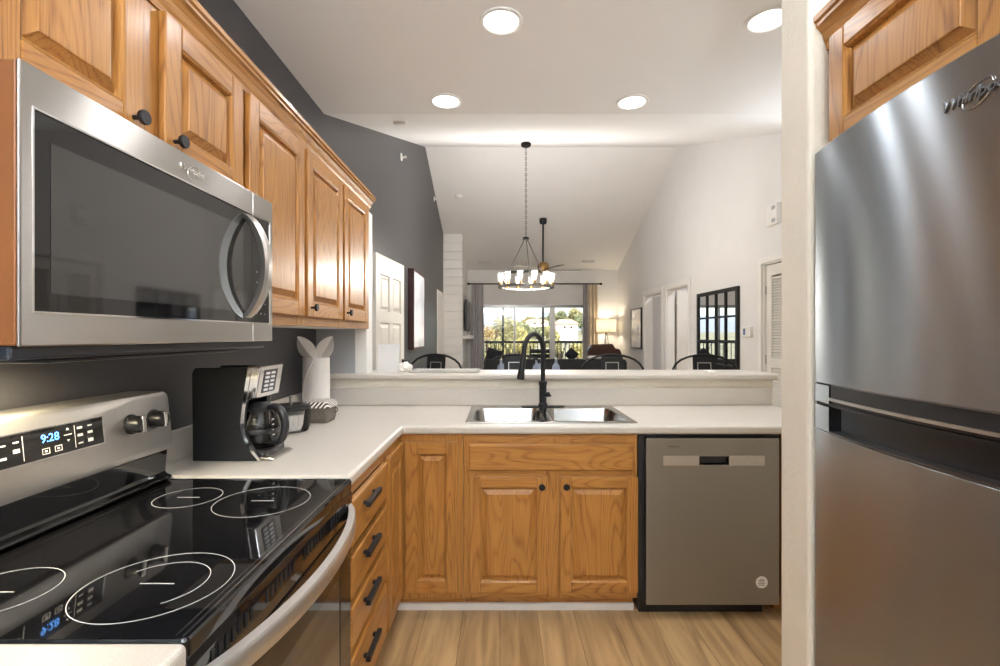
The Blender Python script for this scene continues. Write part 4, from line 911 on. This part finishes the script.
# ------------------------------------------------------------------ bar stools behind the ledge
def make_stool(label):
    t = thing('bar_stool', label, 'stool', (0, 0, 0), 'black metal bar stools'); s = .15
    mb = MB(); mb.loft([rrect(-.17 + i, .17 - i, -.17 + i, .17 - i, .05, z) for i, z in ((.01, .735), (0, .742), (0, .752), (.02, .756), (.05, .75))]); mb.build('seat', 'black', t, smooth=True)
    for sx in (-1, 1):
        for sy in (-1, 1):
            mb = MB(); mb.loft([[(sx * (.145 + .06 * k) + a, sy * (.145 + .06 * k) + b, .738 - .736 * k) for a, b in ((-.016, -.016), (.016, -.016), (.016, .016), (-.016, .016))] for k in (0, 1)]); mb.build('leg', 'black', t, bevel=.004)
    mb = MB()
    for sy in (-1, 1): mb.tube([(-.185, sy * .185, .28), (.185, sy * .185, .28)], .009); mb.tube([(sy * .185, -.185, .28), (sy * .185, .185, .28)], .009)
    mb.build('footrest', 'black', t, smooth=True)
    mb = MB(); pts = [(-.165, -.12, .75), (-.205, .02, .80), (-.232, .13, .88), (-0.246, .17, .99)]
    for k in range(0, 13):
        a = PI - PI * k / 12; pts.append((.246 * math.cos(a), .175 + .02 * math.sin(a), 1.03 + .168 * math.sin(a) ** .75))
    pts += [(0.246, .17, .99), (.232, .13, .88), (.205, .02, .80), (.165, -.12, .75)]
    mb.tube(pts, .0085, 10); mb.build('back_hoop', 'black', t, smooth=True)
    mb = slab([-.085, .085], [.752, 1.19], lambda x, z: True, lambda a, b, c_: (a, c_ + .16 + (b - .75) * .085, b), -.002, .002); mb.build('splat', 'black', t, bevel=.001)
    mb = slab([-.052, -.046, .046, .052], [1.0, 1.006, 1.134, 1.14], lambda x, z: not (abs(x) < .046 and 1.006 < z < 1.134), lambda a, b, c_: (a, c_ + .16 + (b - .75) * .085, b), -.0045, -.0025); mb.build('splat_rim', 'hinge', t)
    return t
s0 = make_stool('leftmost black metal bar stool, in front of the shiplap wall')
s0.location = (-.585, 3.62, 0); s0.rotation_euler = (0, 0, math.radians(-26))
dup(s0, (.13, 3.58, 0), math.radians(4), 'black metal bar stool behind the faucet'); dup(s0, (.875, 3.56, 0), math.radians(2), 'black metal bar stool in front of the brown armchair'); dup(s0, (1.555, 3.52, 0), math.radians(-3), 'rightmost black metal bar stool, in front of the pane mirror')

# ------------------------------------------------------------------ dining table, bottles, chandelier, fan
dt = thing('dining_table', 'dark wood dining table under the chandelier', 'table', (.32, 5.7, 0))
mb = MB(); mb.box(-.15, .85, 4.85, 6.6, .725, .765); mb.build('tabletop', 'table', dt, bevel=.006)
mb = MB(); mb.box(-.08, .78, 4.92, 4.95, .63, .725); mb.box(-.08, .78, 6.5, 6.53, .63, .725); mb.box(-.08, -.05, 4.95, 6.5, .63, .725); mb.box(.75, .78, 4.95, 6.5, .63, .725); mb.build('apron', 'table', dt)
for x in (-.06, .76):
    for y in (4.94, 6.51): mb = MB(); mb.loft([rrect(x - .035 + i, x + .035 - i, y - .035 + i, y + .035 - i, .008, z) for i, z in ((.01, .001), (0, .63), (0, .724))]); mb.build('leg', 'table', dt)
bl = ['leftmost pale blue glass bottle on the dining table', 'second pale blue bottle from the left on the dining table', 'third pale blue bottle from the left on the dining table', 'pale blue bottle just left of the faucet neck on the dining table', 'pale blue bottle right behind the faucet neck on the dining table', 'rightmost pale blue glass bottle on the dining table']
b0 = None
for (px, dy, h), lab in zip(((501, 0, 1.0), (505.5, .25, 1.03), (512.5, .5, 1.0), (536.5, 0, 1.0), (541.5, .3, 1.05), (556, .1, .97)), bl):
    Y = 5.5 + dy; x = (px - 500) * Y / 484
    if b0 is None:
        b0 = thing('glass_bottle', lab, 'bottle', (x, Y, .765), 'glass bottles on the dining table'); o_ = (x, Y, .765)
        mb = MB(); mb.lathe([(.04, .001), (.047, .006), (.047, .19), (.041, .23), (.016, .262), (.0135, .285), (.016, .287), (.016, .292)], o_, 20); mb.build('glass', 'blue_glass', b0, smooth=True)
        mb = MB(); mb.lathe([(.012, .2925), (.014, .295), (.014, .308), (.008, .311)], o_, 14); mb.build('stopper', 'hinge', b0, smooth=True)
        mb = MB(); mb.lathe([(.0475, .08), (.048, .081), (.048, .17), (.0475, .171)], o_, 20, False); mb.build('label', 'paper', b0, smooth=True)
    else: dup(b0, (x, Y, .765), 0, lab)
# chandelier
CHX, CHY = .323, 6.02; czc = ceil_z(CHY); RZ = 1.945; RR = .325
ch = thing('chandelier', 'round ring chandelier with glass candle shades over the dining table', 'chandelier', (CHX, CHY, RZ))
mb = MB(); mb.lathe([(.062, -.004), (.062, -.03), (.05, -.04), (.012, -.045)], (CHX, CHY, czc - .02), 20); mb.build('canopy', 'bronze', ch, smooth=True)
HZ = 2.545; nl = 34
mb = MB()
for k in range(nl):
    z = HZ + .02 + (czc - .06 - HZ - .02) * (k + .5) / nl; hl = (czc - .06 - HZ - .02) / nl * .62
    c_ = []
    for j in range(9):
        a = 2 * PI * j / 8; q = .011 * math.cos(a); c_.append((CHX + (q if k % 2 else 0), CHY + (0 if k % 2 else q), z + hl * math.sin(a)))
    mb.tube(c_, .0028, 5)
mb.build('chain', 'bronze', ch)
mb = MB(); mb.lathe([(.01, .03), (.035, .02), (.04, .006), (.04, -.008), (.015, -.014)], (CHX, CHY, HZ), 20); mb.build('hub', 'bronze', ch, smooth=True)
for a in (math.radians(200), math.radians(320), math.radians(75)):
    mb = MB(); mb.tube([(CHX + .02 * math.cos(a), CHY + .02 * math.sin(a), HZ - .008), (CHX + RR * math.cos(a), CHY + RR * math.sin(a), RZ + .01)], .0055, 8); mb.build('rod', 'bronze', ch, smooth=True)
mb = MB(); mb.lathe([(RR - .022, -.012), (RR + .022, -.012), (RR + .022, .010), (RR - .022, .010), (RR - .022, -.012)], (CHX, CHY, RZ), 48, False); mb.build('ring', 'dark_steel', ch)
for k in range(12):
    a = 2 * PI * (k + .5) / 12; p = (CHX + RR * math.cos(a), CHY + RR * math.sin(a), RZ + .01)
    mb = MB(); mb.lathe([(.035, .004), (.036, .006), (.036, .155), (.034, .155), (.034, .008)], p, 18, False); sh = mb.build('glass_shade', 'shade_glass', ch, smooth=True)
    mb = MB(); mb.lathe([(.012, .0), (.012, .045), (.010, .046)], p, 10); mb.lathe([(.034, 0), (.034, .004), (.012, .005)], p, 16); mb.build('socket', 'brass', sh, smooth=True)
    mb = MB(); mb.lathe([(.006, .047), (.02, .07), (.022, .09), (.012, .115), (.002, .125)], p, 12); mb.build('bulb', 'bulb', sh, smooth=True)
for k in range(12):
    a = 2 * PI * (k + .5) / 12
    L = bpy.data.lights.new('chandelier_glow', 'POINT'); L.energy = CHAN_W; L.shadow_soft_size = .018; L.color = (1, .975, .95)
    o = bpy.data.objects.new('lamp', L); COL.objects.link(o); o.parent = ch; o.location = (RR * math.cos(a), RR * math.sin(a), .145)
# ceiling fan
FNX, FNY = .815, 9.16; fz = ceil_z(FNY)
fn = thing('ceiling_fan', 'ceiling fan on a long dark rod beyond the chandelier', 'fan', (FNX, FNY, 2.61))
mb = MB(); mb.lathe([(.07, .02), (.07, -.04), (.06, -.08), (.02, -.09)], (FNX, FNY, fz), 20); mb.build('canopy', 'black', fn, smooth=True)
mb = MB(); mb.tube([(FNX, FNY, fz - .06), (FNX, FNY, 2.70)], .017, 12); mb.build('downrod', 'black', fn, smooth=True)
mb = MB(); mb.lathe([(.03, .12), (.09, .09), (.11, .05), (.11, -.02), (.09, -.07), (.03, -.09)], (FNX, FNY, 2.61), 24); mb.build('motor', 'brass', fn, smooth=True)
for k in range(5):
    a = math.radians(4 + 72 * k); ca, sa = math.cos(a), math.sin(a); tl = .16
    def bp(r, w, z): return (FNX + r * ca - w * sa, FNY + r * sa + w * ca, 2.58 + z + w * tl)
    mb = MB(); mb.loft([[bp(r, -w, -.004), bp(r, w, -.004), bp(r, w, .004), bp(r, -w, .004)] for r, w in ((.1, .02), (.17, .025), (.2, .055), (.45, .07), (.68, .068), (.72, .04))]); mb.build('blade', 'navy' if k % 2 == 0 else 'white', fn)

# ------------------------------------------------------------------ living room
def rod_curtain(x0, x1, m, nm, lab, folds, z0=.02, z1=2.50, yc=YF - .09):
    mb = MB(); n_ = folds * 12; a = []
    for i in range(n_ + 1):
        t_ = i / n_; a.append((x0 + (x1 - x0) * t_, yc + .035 * math.sin(2 * PI * folds * t_) + .008 * math.sin(2 * PI * folds * 2.7 * t_)))
    lo = []
    for z, k in ((z0, 1.12), (1.2, 1.0), (z1, .85)):
        xm = (x0 + x1) / 2; f = [(xm + (x - xm) * k, y, z) for x, y in a]; lo.append(f + [(x, y + .004, z) for x, y, z in f[::-1]])
    mb.loft(lo); o = mb.build(nm, m, org=((x0 + x1) / 2, yc, 0), smooth=True); tag(o, lab, 'curtain'); return o
rod_curtain(-.66, -.36, 'curtain', 'curtain', 'long grey curtain left of the sliding door', 5)
rod_curtain(1.88, 2.0, 'curtain', 'curtain', 'long grey curtain panel along the right edge of the sliding door', 3, yc=YF - .11)
rod_curtain(2.0, 2.24, 'curtain_t', 'curtain', 'long tan curtain at the right end of the rod', 3)
cr = thing('curtain_rod', 'thin dark curtain rod above the sliding door', 'curtain rod', (.74, YF - .09, 2.49))
mb = MB(); mb.tube([(-.72, YF - .095, 2.515), (2.30, YF - .095, 2.515)], .014, 10); mb.build('rod', 'bronze', cr, smooth=True)
for x in (-.72, 2.30): mb = MB(); mb.lathe([(.005, -.03), (.028, -.01), (.028, .01), (.005, .03)], (x, YF - .095, 2.515), 14); mb.build('finial', 'bronze', cr, smooth=True)
for x in (-.695, .75, 2.275): mb = MB(); mb.tube([(x, YF - .095, 2.515), (x, YF - .001, 2.515)], .009, 8); mb.build('bracket', 'bronze', cr, smooth=True)
# television and mantel on the chimney
tv = thing('television', 'thin black television on the side of the shiplap chimney', 'television', (-.745, 10.4, 1.45))
mb = MB(); mb.box(-.715, -.67, 9.85, 10.95, 1.44, 2.08); mb.build('case', 'black_pl', tv, bevel=.006); mb = MB(); mb.box(-.67, -.668, 9.865, 10.935, 1.455, 2.065); mb.build('screen', 'black_glass', tv); mb = MB(); mb.box(-.746, -.715, 10.2, 10.6, 1.6, 1.9); mb.build('wall_mount', 'black_pl', tv)
mb = MB(); mb.box(-.746, -.59, 9.75, 10.98, 1.27, 1.335); tag(mb.build('mantel_shelf', 'white', org=(-.68, 10.36, 1.27), bevel=.006), 'white mantel shelf under the television', 'shelf')
# sofa
sf = thing('sofa', 'long charcoal sofa with its back to the dining table', 'sofa', (1.0, 9.3, 0))
def cushion_box(mb, x0, x1, y0, y1, z0, z1, r):
    mb.loft([rrect(x0 + i, x1 - i, y0 + i, y1 - i, r, z) for i, z in ((r * .8, z0), (r * .25, z0 + r * .3), (0, z0 + r), (0, z1 - r), (r * .25, z1 - r * .3), (r * .8, z1))])
SX, SE = -.30, 2.36
mb = MB(); cushion_box(mb, SX, SE, 8.95, 9.18, .12, .90, .06); mb.build('back', 'sofa', sf, smooth=True)
mb = MB(); cushion_box(mb, SX, SE, 9.185, 9.9, .12, .32, .03); mb.build('base', 'sofa', sf, smooth=True)
for x0 in (SX, SE - .2): mb = MB(); cushion_box(mb, x0, x0 + .2, 9.185, 9.9, .322, .62, .05); mb.build('arm', 'sofa', sf, smooth=True)
w3 = (SE - SX - .4) / 3
for k in range(3):
    x0 = SX + .2 + w3 * k
    mb = MB(); cushion_box(mb, x0 + .004, x0 + w3 - .004, 9.36, 9.92, .322, .46, .05); mb.build('seat_cushion', 'sofa', sf, smooth=True)
    mb = MB(); cushion_box(mb, x0 + .004, x0 + w3 - .004, 9.186, 9.36, .33, .88, .06); mb.build('back_cushion', 'sofa', sf, smooth=True)
for x in (SX + .08, SE - .08):
    for y in (9.0, 9.82): mb = MB(); mb.lathe([(.02, .001), (.025, .12)], (x, y, 0), 12); mb.build('leg', 'table', sf)
def throw(px, lab, rot, z=.885, Y=9.30, s=.2):
    x = (px - 500) * Y / 484; mb = MB(); n_ = 10; L1 = []; top = []; bot = []
    for i in range(n_ + 1):
        r1 = []; r2 = []
        for j in range(n_ + 1):
            u, v = i / n_ * 2 - 1, j / n_ * 2 - 1; h = .075 * ((1 - u ** 4) * (1 - v ** 4)) ** .6 + .004; k = 1 - .08 * (1 - abs(u)) * 0
            r1.append((u * s, -h, v * s)); r2.append((u * s, h, v * s))
        top.append(r1); bot.append(r2)
    for G in (top, bot):
        V = [[mb.b.verts.new(p) for p in r] for r in G]
        for i in range(n_):
            for j in range(n_): mb.vf([V[i][j], V[i + 1][j], V[i + 1][j + 1], V[i][j + 1]])
    bmesh.ops.remove_doubles(mb.b, verts=mb.b.verts, dist=.009)
    o = mb.build('throw_pillow', 'cushion', smooth=True); o.location = (x, Y, z); o.rotation_euler = (math.radians(-14), rot, 0); tag(o, lab, 'pillow', 'throw pillows on the sofa'); return o
throw(493.5, 'black throw pillow at the left end of the sofa', .3, .93, 9.47, .15); throw(571.5, 'black throw pillow tilted on the sofa behind the right stools', .75, .965, 9.47, .105)
# brown leather armchair
ac = thing('armchair', 'brown leather armchair beside the floor lamp', 'armchair', (2.15, 10.4, 0))
mb = MB(); mb.loft([[(1.84, y, .1), (2.52, y, .1), (2.54, y, .98), (2.50, y, 1.06), (2.42, y, 1.06), (2.36, y, 1.165), (1.92, y, 1.15), (1.84, y, 1.05)] for y in (10.10, 10.28)]); mb.build('back', 'leather', ac, bevel=.03, seg=3)
mb = MB(); cushion_box(mb, 1.86, 2.5, 10.285, 10.8, .12, .46, .05); mb.build('seat', 'leather', ac, smooth=True)
for x0 in (1.80, 2.42): mb = MB(); cushion_box(mb, x0, x0 + .12, 10.285, 10.8, .47, .66, .04); mb.build('arm', 'leather', ac, smooth=True)
for x in (1.9, 2.46):
    for y in (10.17, 10.74): mb = MB(); mb.lathe([(.018, .001), (.024, .119)], (x, y, 0), 10); mb.build('leg', 'table', ac)
mb = MB(); mb.loft([rrect(1.66 + i, 2.02 - i, 9.05 + i, 9.30 - i, .03, z) for i, z in ((.02, .9), (0, .915), (.01, .94), (.05, .955))]); tag(mb.build('folded_throw', 'paper', org=(1.84, 9.2, .9), smooth=True), 'folded pale throw on the sofa back in front of the brown armchair', 'blanket')
# floor lamp with drum shade
fl = thing('floor_lamp', 'tripod floor lamp with a pale drum shade in the right corner', 'lamp', (2.36, 10.85, 0)); lx, ly = 2.38, 10.84
mb = MB(); mb.lathe([(.215, 1.415), (.215, 1.70), (.212, 1.70), (.212, 1.415), (.215, 1.415)], (lx, ly, 0), 32, False); mb.build('lamp_shade', 'shade', fl, smooth=True)
mb = MB(); mb.lathe([(.02, 1.36), (.02, 1.46), (.012, 1.5)], (lx, ly, 0), 12); mb.build('socket', 'brass', fl)
for k in range(3):
    a = math.radians(90 + 120 * k); mb = MB(); mb.tube([(lx + .02 * math.cos(a), ly + .02 * math.sin(a), 1.38), (lx + .22 * math.cos(a), ly + .22 * math.sin(a), .002)], .011, 8); mb.build('leg', 'hinge', fl, smooth=True)
mb = MB(); mb.lathe([(.01, 1.5), (.03, 1.53), (.03, 1.56), (.01, 1.59)], (lx, ly, 0), 12); mb.build('bulb', 'bulb', fl, smooth=True)
L = bpy.data.lights.new('floor_lamp_glow', 'POINT'); L.energy = LAMP_W; L.shadow_soft_size = .07; L.color = (1, .84, .6)
o = bpy.data.objects.new('lamp', L); COL.objects.link(o); o.parent = fl; o.location = (.02, -.01, 1.56)
# dark-leaved stems in pots, on the balcony
def plant(px, Y, h, lab, ns):
    x = (px - 500) * Y / 484
    t = thing('potted_plant', lab, 'plant', (x, Y, 0), 'balcony plants')
    mb = MB(); mb.lathe([(.10, .001), (.14, .28), (.15, .3), (.13, .3), (.12, .27)], (x, Y, 0), 18); mb.build('pot', 'pot', t, smooth=True)
    ms = MB(); ml = MB(); rnd = random.Random(px)
    for k in range(ns):
        a = rnd.uniform(0, 2 * PI); q = rnd.uniform(.05, .2); hh = h * rnd.uniform(.8, 1); pts = [(x + q * s_ ** 1.4 * math.cos(a), Y + q * s_ ** 1.4 * math.sin(a), .26 + (hh - .26) * s_) for s_ in (0, .3, .6, .8, 1)]
        ms.tube(pts, .005, 5)
        for j in range(9):
            s_ = .45 + .55 * j / 8; p = Vector((x + q * s_ ** 1.4 * math.cos(a), Y + q * s_ ** 1.4 * math.sin(a), .26 + (hh - .26) * s_)); b_ = rnd.uniform(0, 6.28)
            d = Vector((math.cos(b_), .3 * math.sin(b_), .5)).normalized() * .055; n_ = Vector((-math.sin(b_), .4, .2)).normalized() * .022
            ml.face([p, p + d * .5 + n_, p + d, p + d * .5 - n_])
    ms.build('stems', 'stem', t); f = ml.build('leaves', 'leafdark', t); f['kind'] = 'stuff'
plant(559, 11.9, 1.22, 'potted dark leaved plant on the balcony right of the wide door post', 6); plant(497, 11.9, 1.22, 'potted dark leaved plant at the left side of the balcony', 6); plant(512, 12.1, 1.1, 'short potted plant left of the narrow door post', 5)

# ------------------------------------------------------------------ balcony and outdoors
mb = MB(); mb.box(-2.2, 4.4, YF + .2, 13.2, -.12, -.002); struct(mb.build('floor_balcony', 'deck'), 'concrete balcony floor', 'floor')
rl = thing('balcony_railing', 'black metal railing along the balcony', 'railing', (.8, 12.9, 0))
mb = MB(); mb.box(-2.1, 4.3, 12.87, 12.94, 1.13, 1.19); mb.build('top_rail', 'black', rl); mb = MB(); mb.box(-2.1, 4.3, 12.89, 12.92, .08, .12); mb.build('bottom_rail', 'black', rl)
for x in (-2.07, 1.2, 4.27): mb = MB(); mb.box(x - .02, x + .02, 12.885, 12.925, -.0015, 1.13); mb.build('post', 'black', rl)
k = 0; x = -1.2
while x < 3.0: mb = MB(); mb.box(x - .009, x + .009, 12.896, 12.914, .12, 1.13); mb.build('baluster', 'black', rl); x += .105
for px, tl in ((503, 'left'), (543, 'right')):
    X = (px - 500) * 13.05 / 484; mb = MB(); mb.box(X - .028, X + .028, 13.02, 13.08, -.0015, 2.9); tag(mb.build('balcony_post', 'bronze', org=(X, 13.05, 0)), 'slim dark post behind the railing on the %s part of the balcony' % tl, 'post', 'balcony posts')
pcx = (539 - 500) * 12.3 / 484
pch = thing('patio_chair', 'black patio chair on the balcony behind the faucet', 'chair', (pcx, 12.2, 0))
mb = MB(); mb.box(pcx - .25, pcx + .25, 11.95, 12.42, .42, .45); mb.build('seat', 'black', pch, bevel=.008)
mb = MB()
for i in range(4): mb.box(pcx - .24, pcx + .24, 11.93, 11.945, .54 + i * .12, .64 + i * .12)
mb.build('back_slats', 'black', pch)
for sx in (-.24, .24):
    for y, h in ((11.955, 1.08), (12.40, .66)): mb = MB(); mb.box(pcx + sx - .014, pcx + sx + .014, y - .014, y + .014, .001, h); mb.build('leg', 'black', pch)
    mb = MB(); mb.box(pcx + sx - .02, pcx + sx + .02, 11.93, 12.42, .66, .685); mb.build('arm', 'black', pch)
# hillside terrain
def gz(x, y):
    if y < 16: return -4.0
    return -4.0 + (y - 16) * .045 + .6 * math.sin(x * .07 + y * .03) - (0 if y < 120 else (y - 120) * .02)
mb = MB(); ys_ = [13.5, 16, 22, 30, 40, 55, 70, 90, 120, 160, 220]; xs_ = [-90 + 12 * i for i in range(17)]
V = [[mb.b.verts.new((x * (1 + y / 120), y, gz(x, y))) for x in xs_] for y in ys_]
for i in range(len(ys_) - 1):
    for j in range(len(xs_) - 1): mb.vf([V[i][j], V[i][j + 1], V[i + 1][j + 1], V[i + 1][j]])
struct(mb.build('ground', 'grass', smooth=True), 'dry grassy slope beyond the balcony', 'ground')
def hillrange(Y, base, amp, seed, nm, lab):
    mb = MB(); rnd = random.Random(seed); n_ = 60; loops = []
    hs = [base + amp * (.5 + .5 * math.sin(i * .22 + seed) * math.cos(i * .09 + seed * 2)) + rnd.uniform(-.03, .03) * amp for i in range(n_)]
    for i in range(n_):
        x = -Y * 1.2 + 2.4 * Y * i / (n_ - 1); loops.append([(x, Y - 70, -6), (x, Y - 22, hs[i] * .6), (x, Y, hs[i]), (x, Y + 60, -6)])
    mb.loft(loops); struct(mb.build(nm, 'hill', smooth=True), lab, 'hill')
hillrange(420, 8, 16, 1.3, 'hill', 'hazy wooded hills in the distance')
def house(px, py0, Y, w, h, d, lab):
    x = (px - 500) * Y / 484; z0 = 1.35 + (335 - py0) * Y / 484
    t = thing('house', lab, 'house', (x, Y, z0), 'houses on the slope')
    mb = MB(); mb.box(x - w / 2, x + w / 2, Y, Y + d, z0 - 2, z0 + h); mb.build('wall', 'stucco', t)
    mb = MB(); mb.loft([[(x - w / 2 - .5, y, z0 + h), (x + w / 2 + .5, y, z0 + h), (x + w * .30, y + (d / 2 if y == Y - .5 else -d / 2), z0 + h * 1.75), (x - w * .30, y + (d / 2 if y == Y - .5 else -d / 2), z0 + h * 1.75)] for y in (Y - .5, Y + d + .5)]); mb.build('roof', 'roof', t)
    for k in range(2):
        xx = x - w * .1 + w * .3 * k; mb = MB(); mb.box(xx - w * .05, xx + w * .05, Y - .06, Y - .001, z0 + h * .35, z0 + h * .7); mb.build('window', 'black_glass', t)
house(567, 331, 105, 4.6, 1.5, 6, 'white house with a tan roof, seen through the right pane'); house(537, 326, 150, 7, 1.3, 7, 'small pale house far up the slope, through the middle pane')
def tree(px, Y, ztop, r, m, lab, seed, nleaf=2600, ls=.16, zb=None):
    x = (px - 500) * Y / 484; rnd = random.Random(seed); zb = gz(x, Y) if zb is None else zb; H = ztop - zb
    t = thing('tree', lab, 'tree', (x, Y, zb), 'trees beyond the balcony')
    mb = MB(); mb.tube([(x, Y, zb - .3), (x + .1, Y, zb + H * .35), (x - .05, Y, zb + H * .7)], [.16, .11, .05], 8)
    blobs = []
    for k in range(9):
        a = rnd.uniform(0, 2 * PI); q = rnd.uniform(.15, .75) * r; zz = zb + H * rnd.uniform(.35, .86); c_ = Vector((x + q * math.cos(a), Y + q * math.sin(a), zz)); blobs.append((c_, r * rnd.uniform(.35, .6)))
        mb.tube([(x, Y, zb + H * rnd.uniform(.25, .5)), tuple((Vector((x, Y, zz - .4)) + c_) / 2), tuple(c_)], [.06, .04, .015], 6)
    mb.build('trunk', 'bark', t)
    ml = MB()
    for i in range(nleaf):
        c_, br = blobs[i % len(blobs)]; d = Vector((rnd.gauss(0, 1), rnd.gauss(0, 1), rnd.gauss(0, 1))).normalized() * br * rnd.uniform(.45, 1.08); p = c_ + Vector((d.x, d.y, d.z * .85))
        if p.z > ztop: p.z = ztop - rnd.uniform(0, .6)
        u = Vector((rnd.gauss(0, 1), rnd.gauss(0, 1), rnd.gauss(0, 1))).normalized() * ls; w = u.cross(Vector((rnd.gauss(0, 1), rnd.gauss(0, 1), rnd.gauss(0, 1)))).normalized() * ls * .45
        ml.face([p - u, p + w, p + u, p - w])
    f = ml.build('foliage', m, t, recalc=False); f['kind'] = 'stuff'
TR = [(488, 19, 3.15, 1.25, 'leaf_o', 'olive tree filling the left pane beside the curtain'), (506, 26, 3.1, 1.15, 'leaf_y', 'yellow green tree behind the left balcony post'), (497, 33, 3.6, 1.1, 'leaf_r', 'russet tree rising behind the left pane trees'),
      (518, 21, 1.9, .5, 'leaf_y', 'yellow tree just right of the narrow door post'), (530, 30, 1.5, .8, 'leaf_o', 'low olive tree in the middle pane'), (547, 35, .9, .75, 'leaf_y', 'pale tree behind the faucet arch'),
      (563, 25, 1.35, .6, 'leaf_o', 'green bush below the white house, left one'), (578, 27, 1.45, .7, 'leaf_y', 'green bush below the white house, right one'),
      (524, 75, 4.0, 1.6, 'leaf_g', 'far green tree left of the small pale house'), (552, 62, 2.6, 1.4, 'leaf_o', 'far tree behind the wide door post'), (590, 45, 3.6, 1.1, 'leaf_g', 'tree at the right edge behind the curtain'),
      (558, 180, 10.5, 3.4, 'leaf_g', 'tall far tree rising above the left of the white house'), (573, 195, 12.0, 3.8, 'leaf_o', 'tallest far tree rising above the white house'), (583, 165, 8.5, 2.6, 'leaf_g', 'far tree right of the white house'), (536, 120, 3.6, 2.2, 'leaf_g', 'far tree in front of the small pale house'), (545, 210, 9.0, 3.6, 'leaf_g', 'distant tree behind the wide door post'), (529, 220, 10, 3.6, 'leaf_o', 'distant tree above the faucet')]
for i, (px, Y, zt, r, m, lab) in enumerate(TR): tree(px, Y, zt, r, m, lab, 40 + i, 3600 if Y < 40 else 1800, .085 if Y < 40 else .2 + (Y - 40) * .004)
# the hood lamp's light
L = bpy.data.lights.new('hood_glow', 'AREA'); L.shape = 'RECTANGLE'; L.size = .09; L.size_y = .06; L.energy = HOOD_W; L.color = (1, .84, .55); L.spread = math.radians(170)
o = bpy.data.objects.new('lamp', L); COL.objects.link(o); o.parent = mw; o.location = (-.965 + .9, 1.01 - 1.1, -.037)
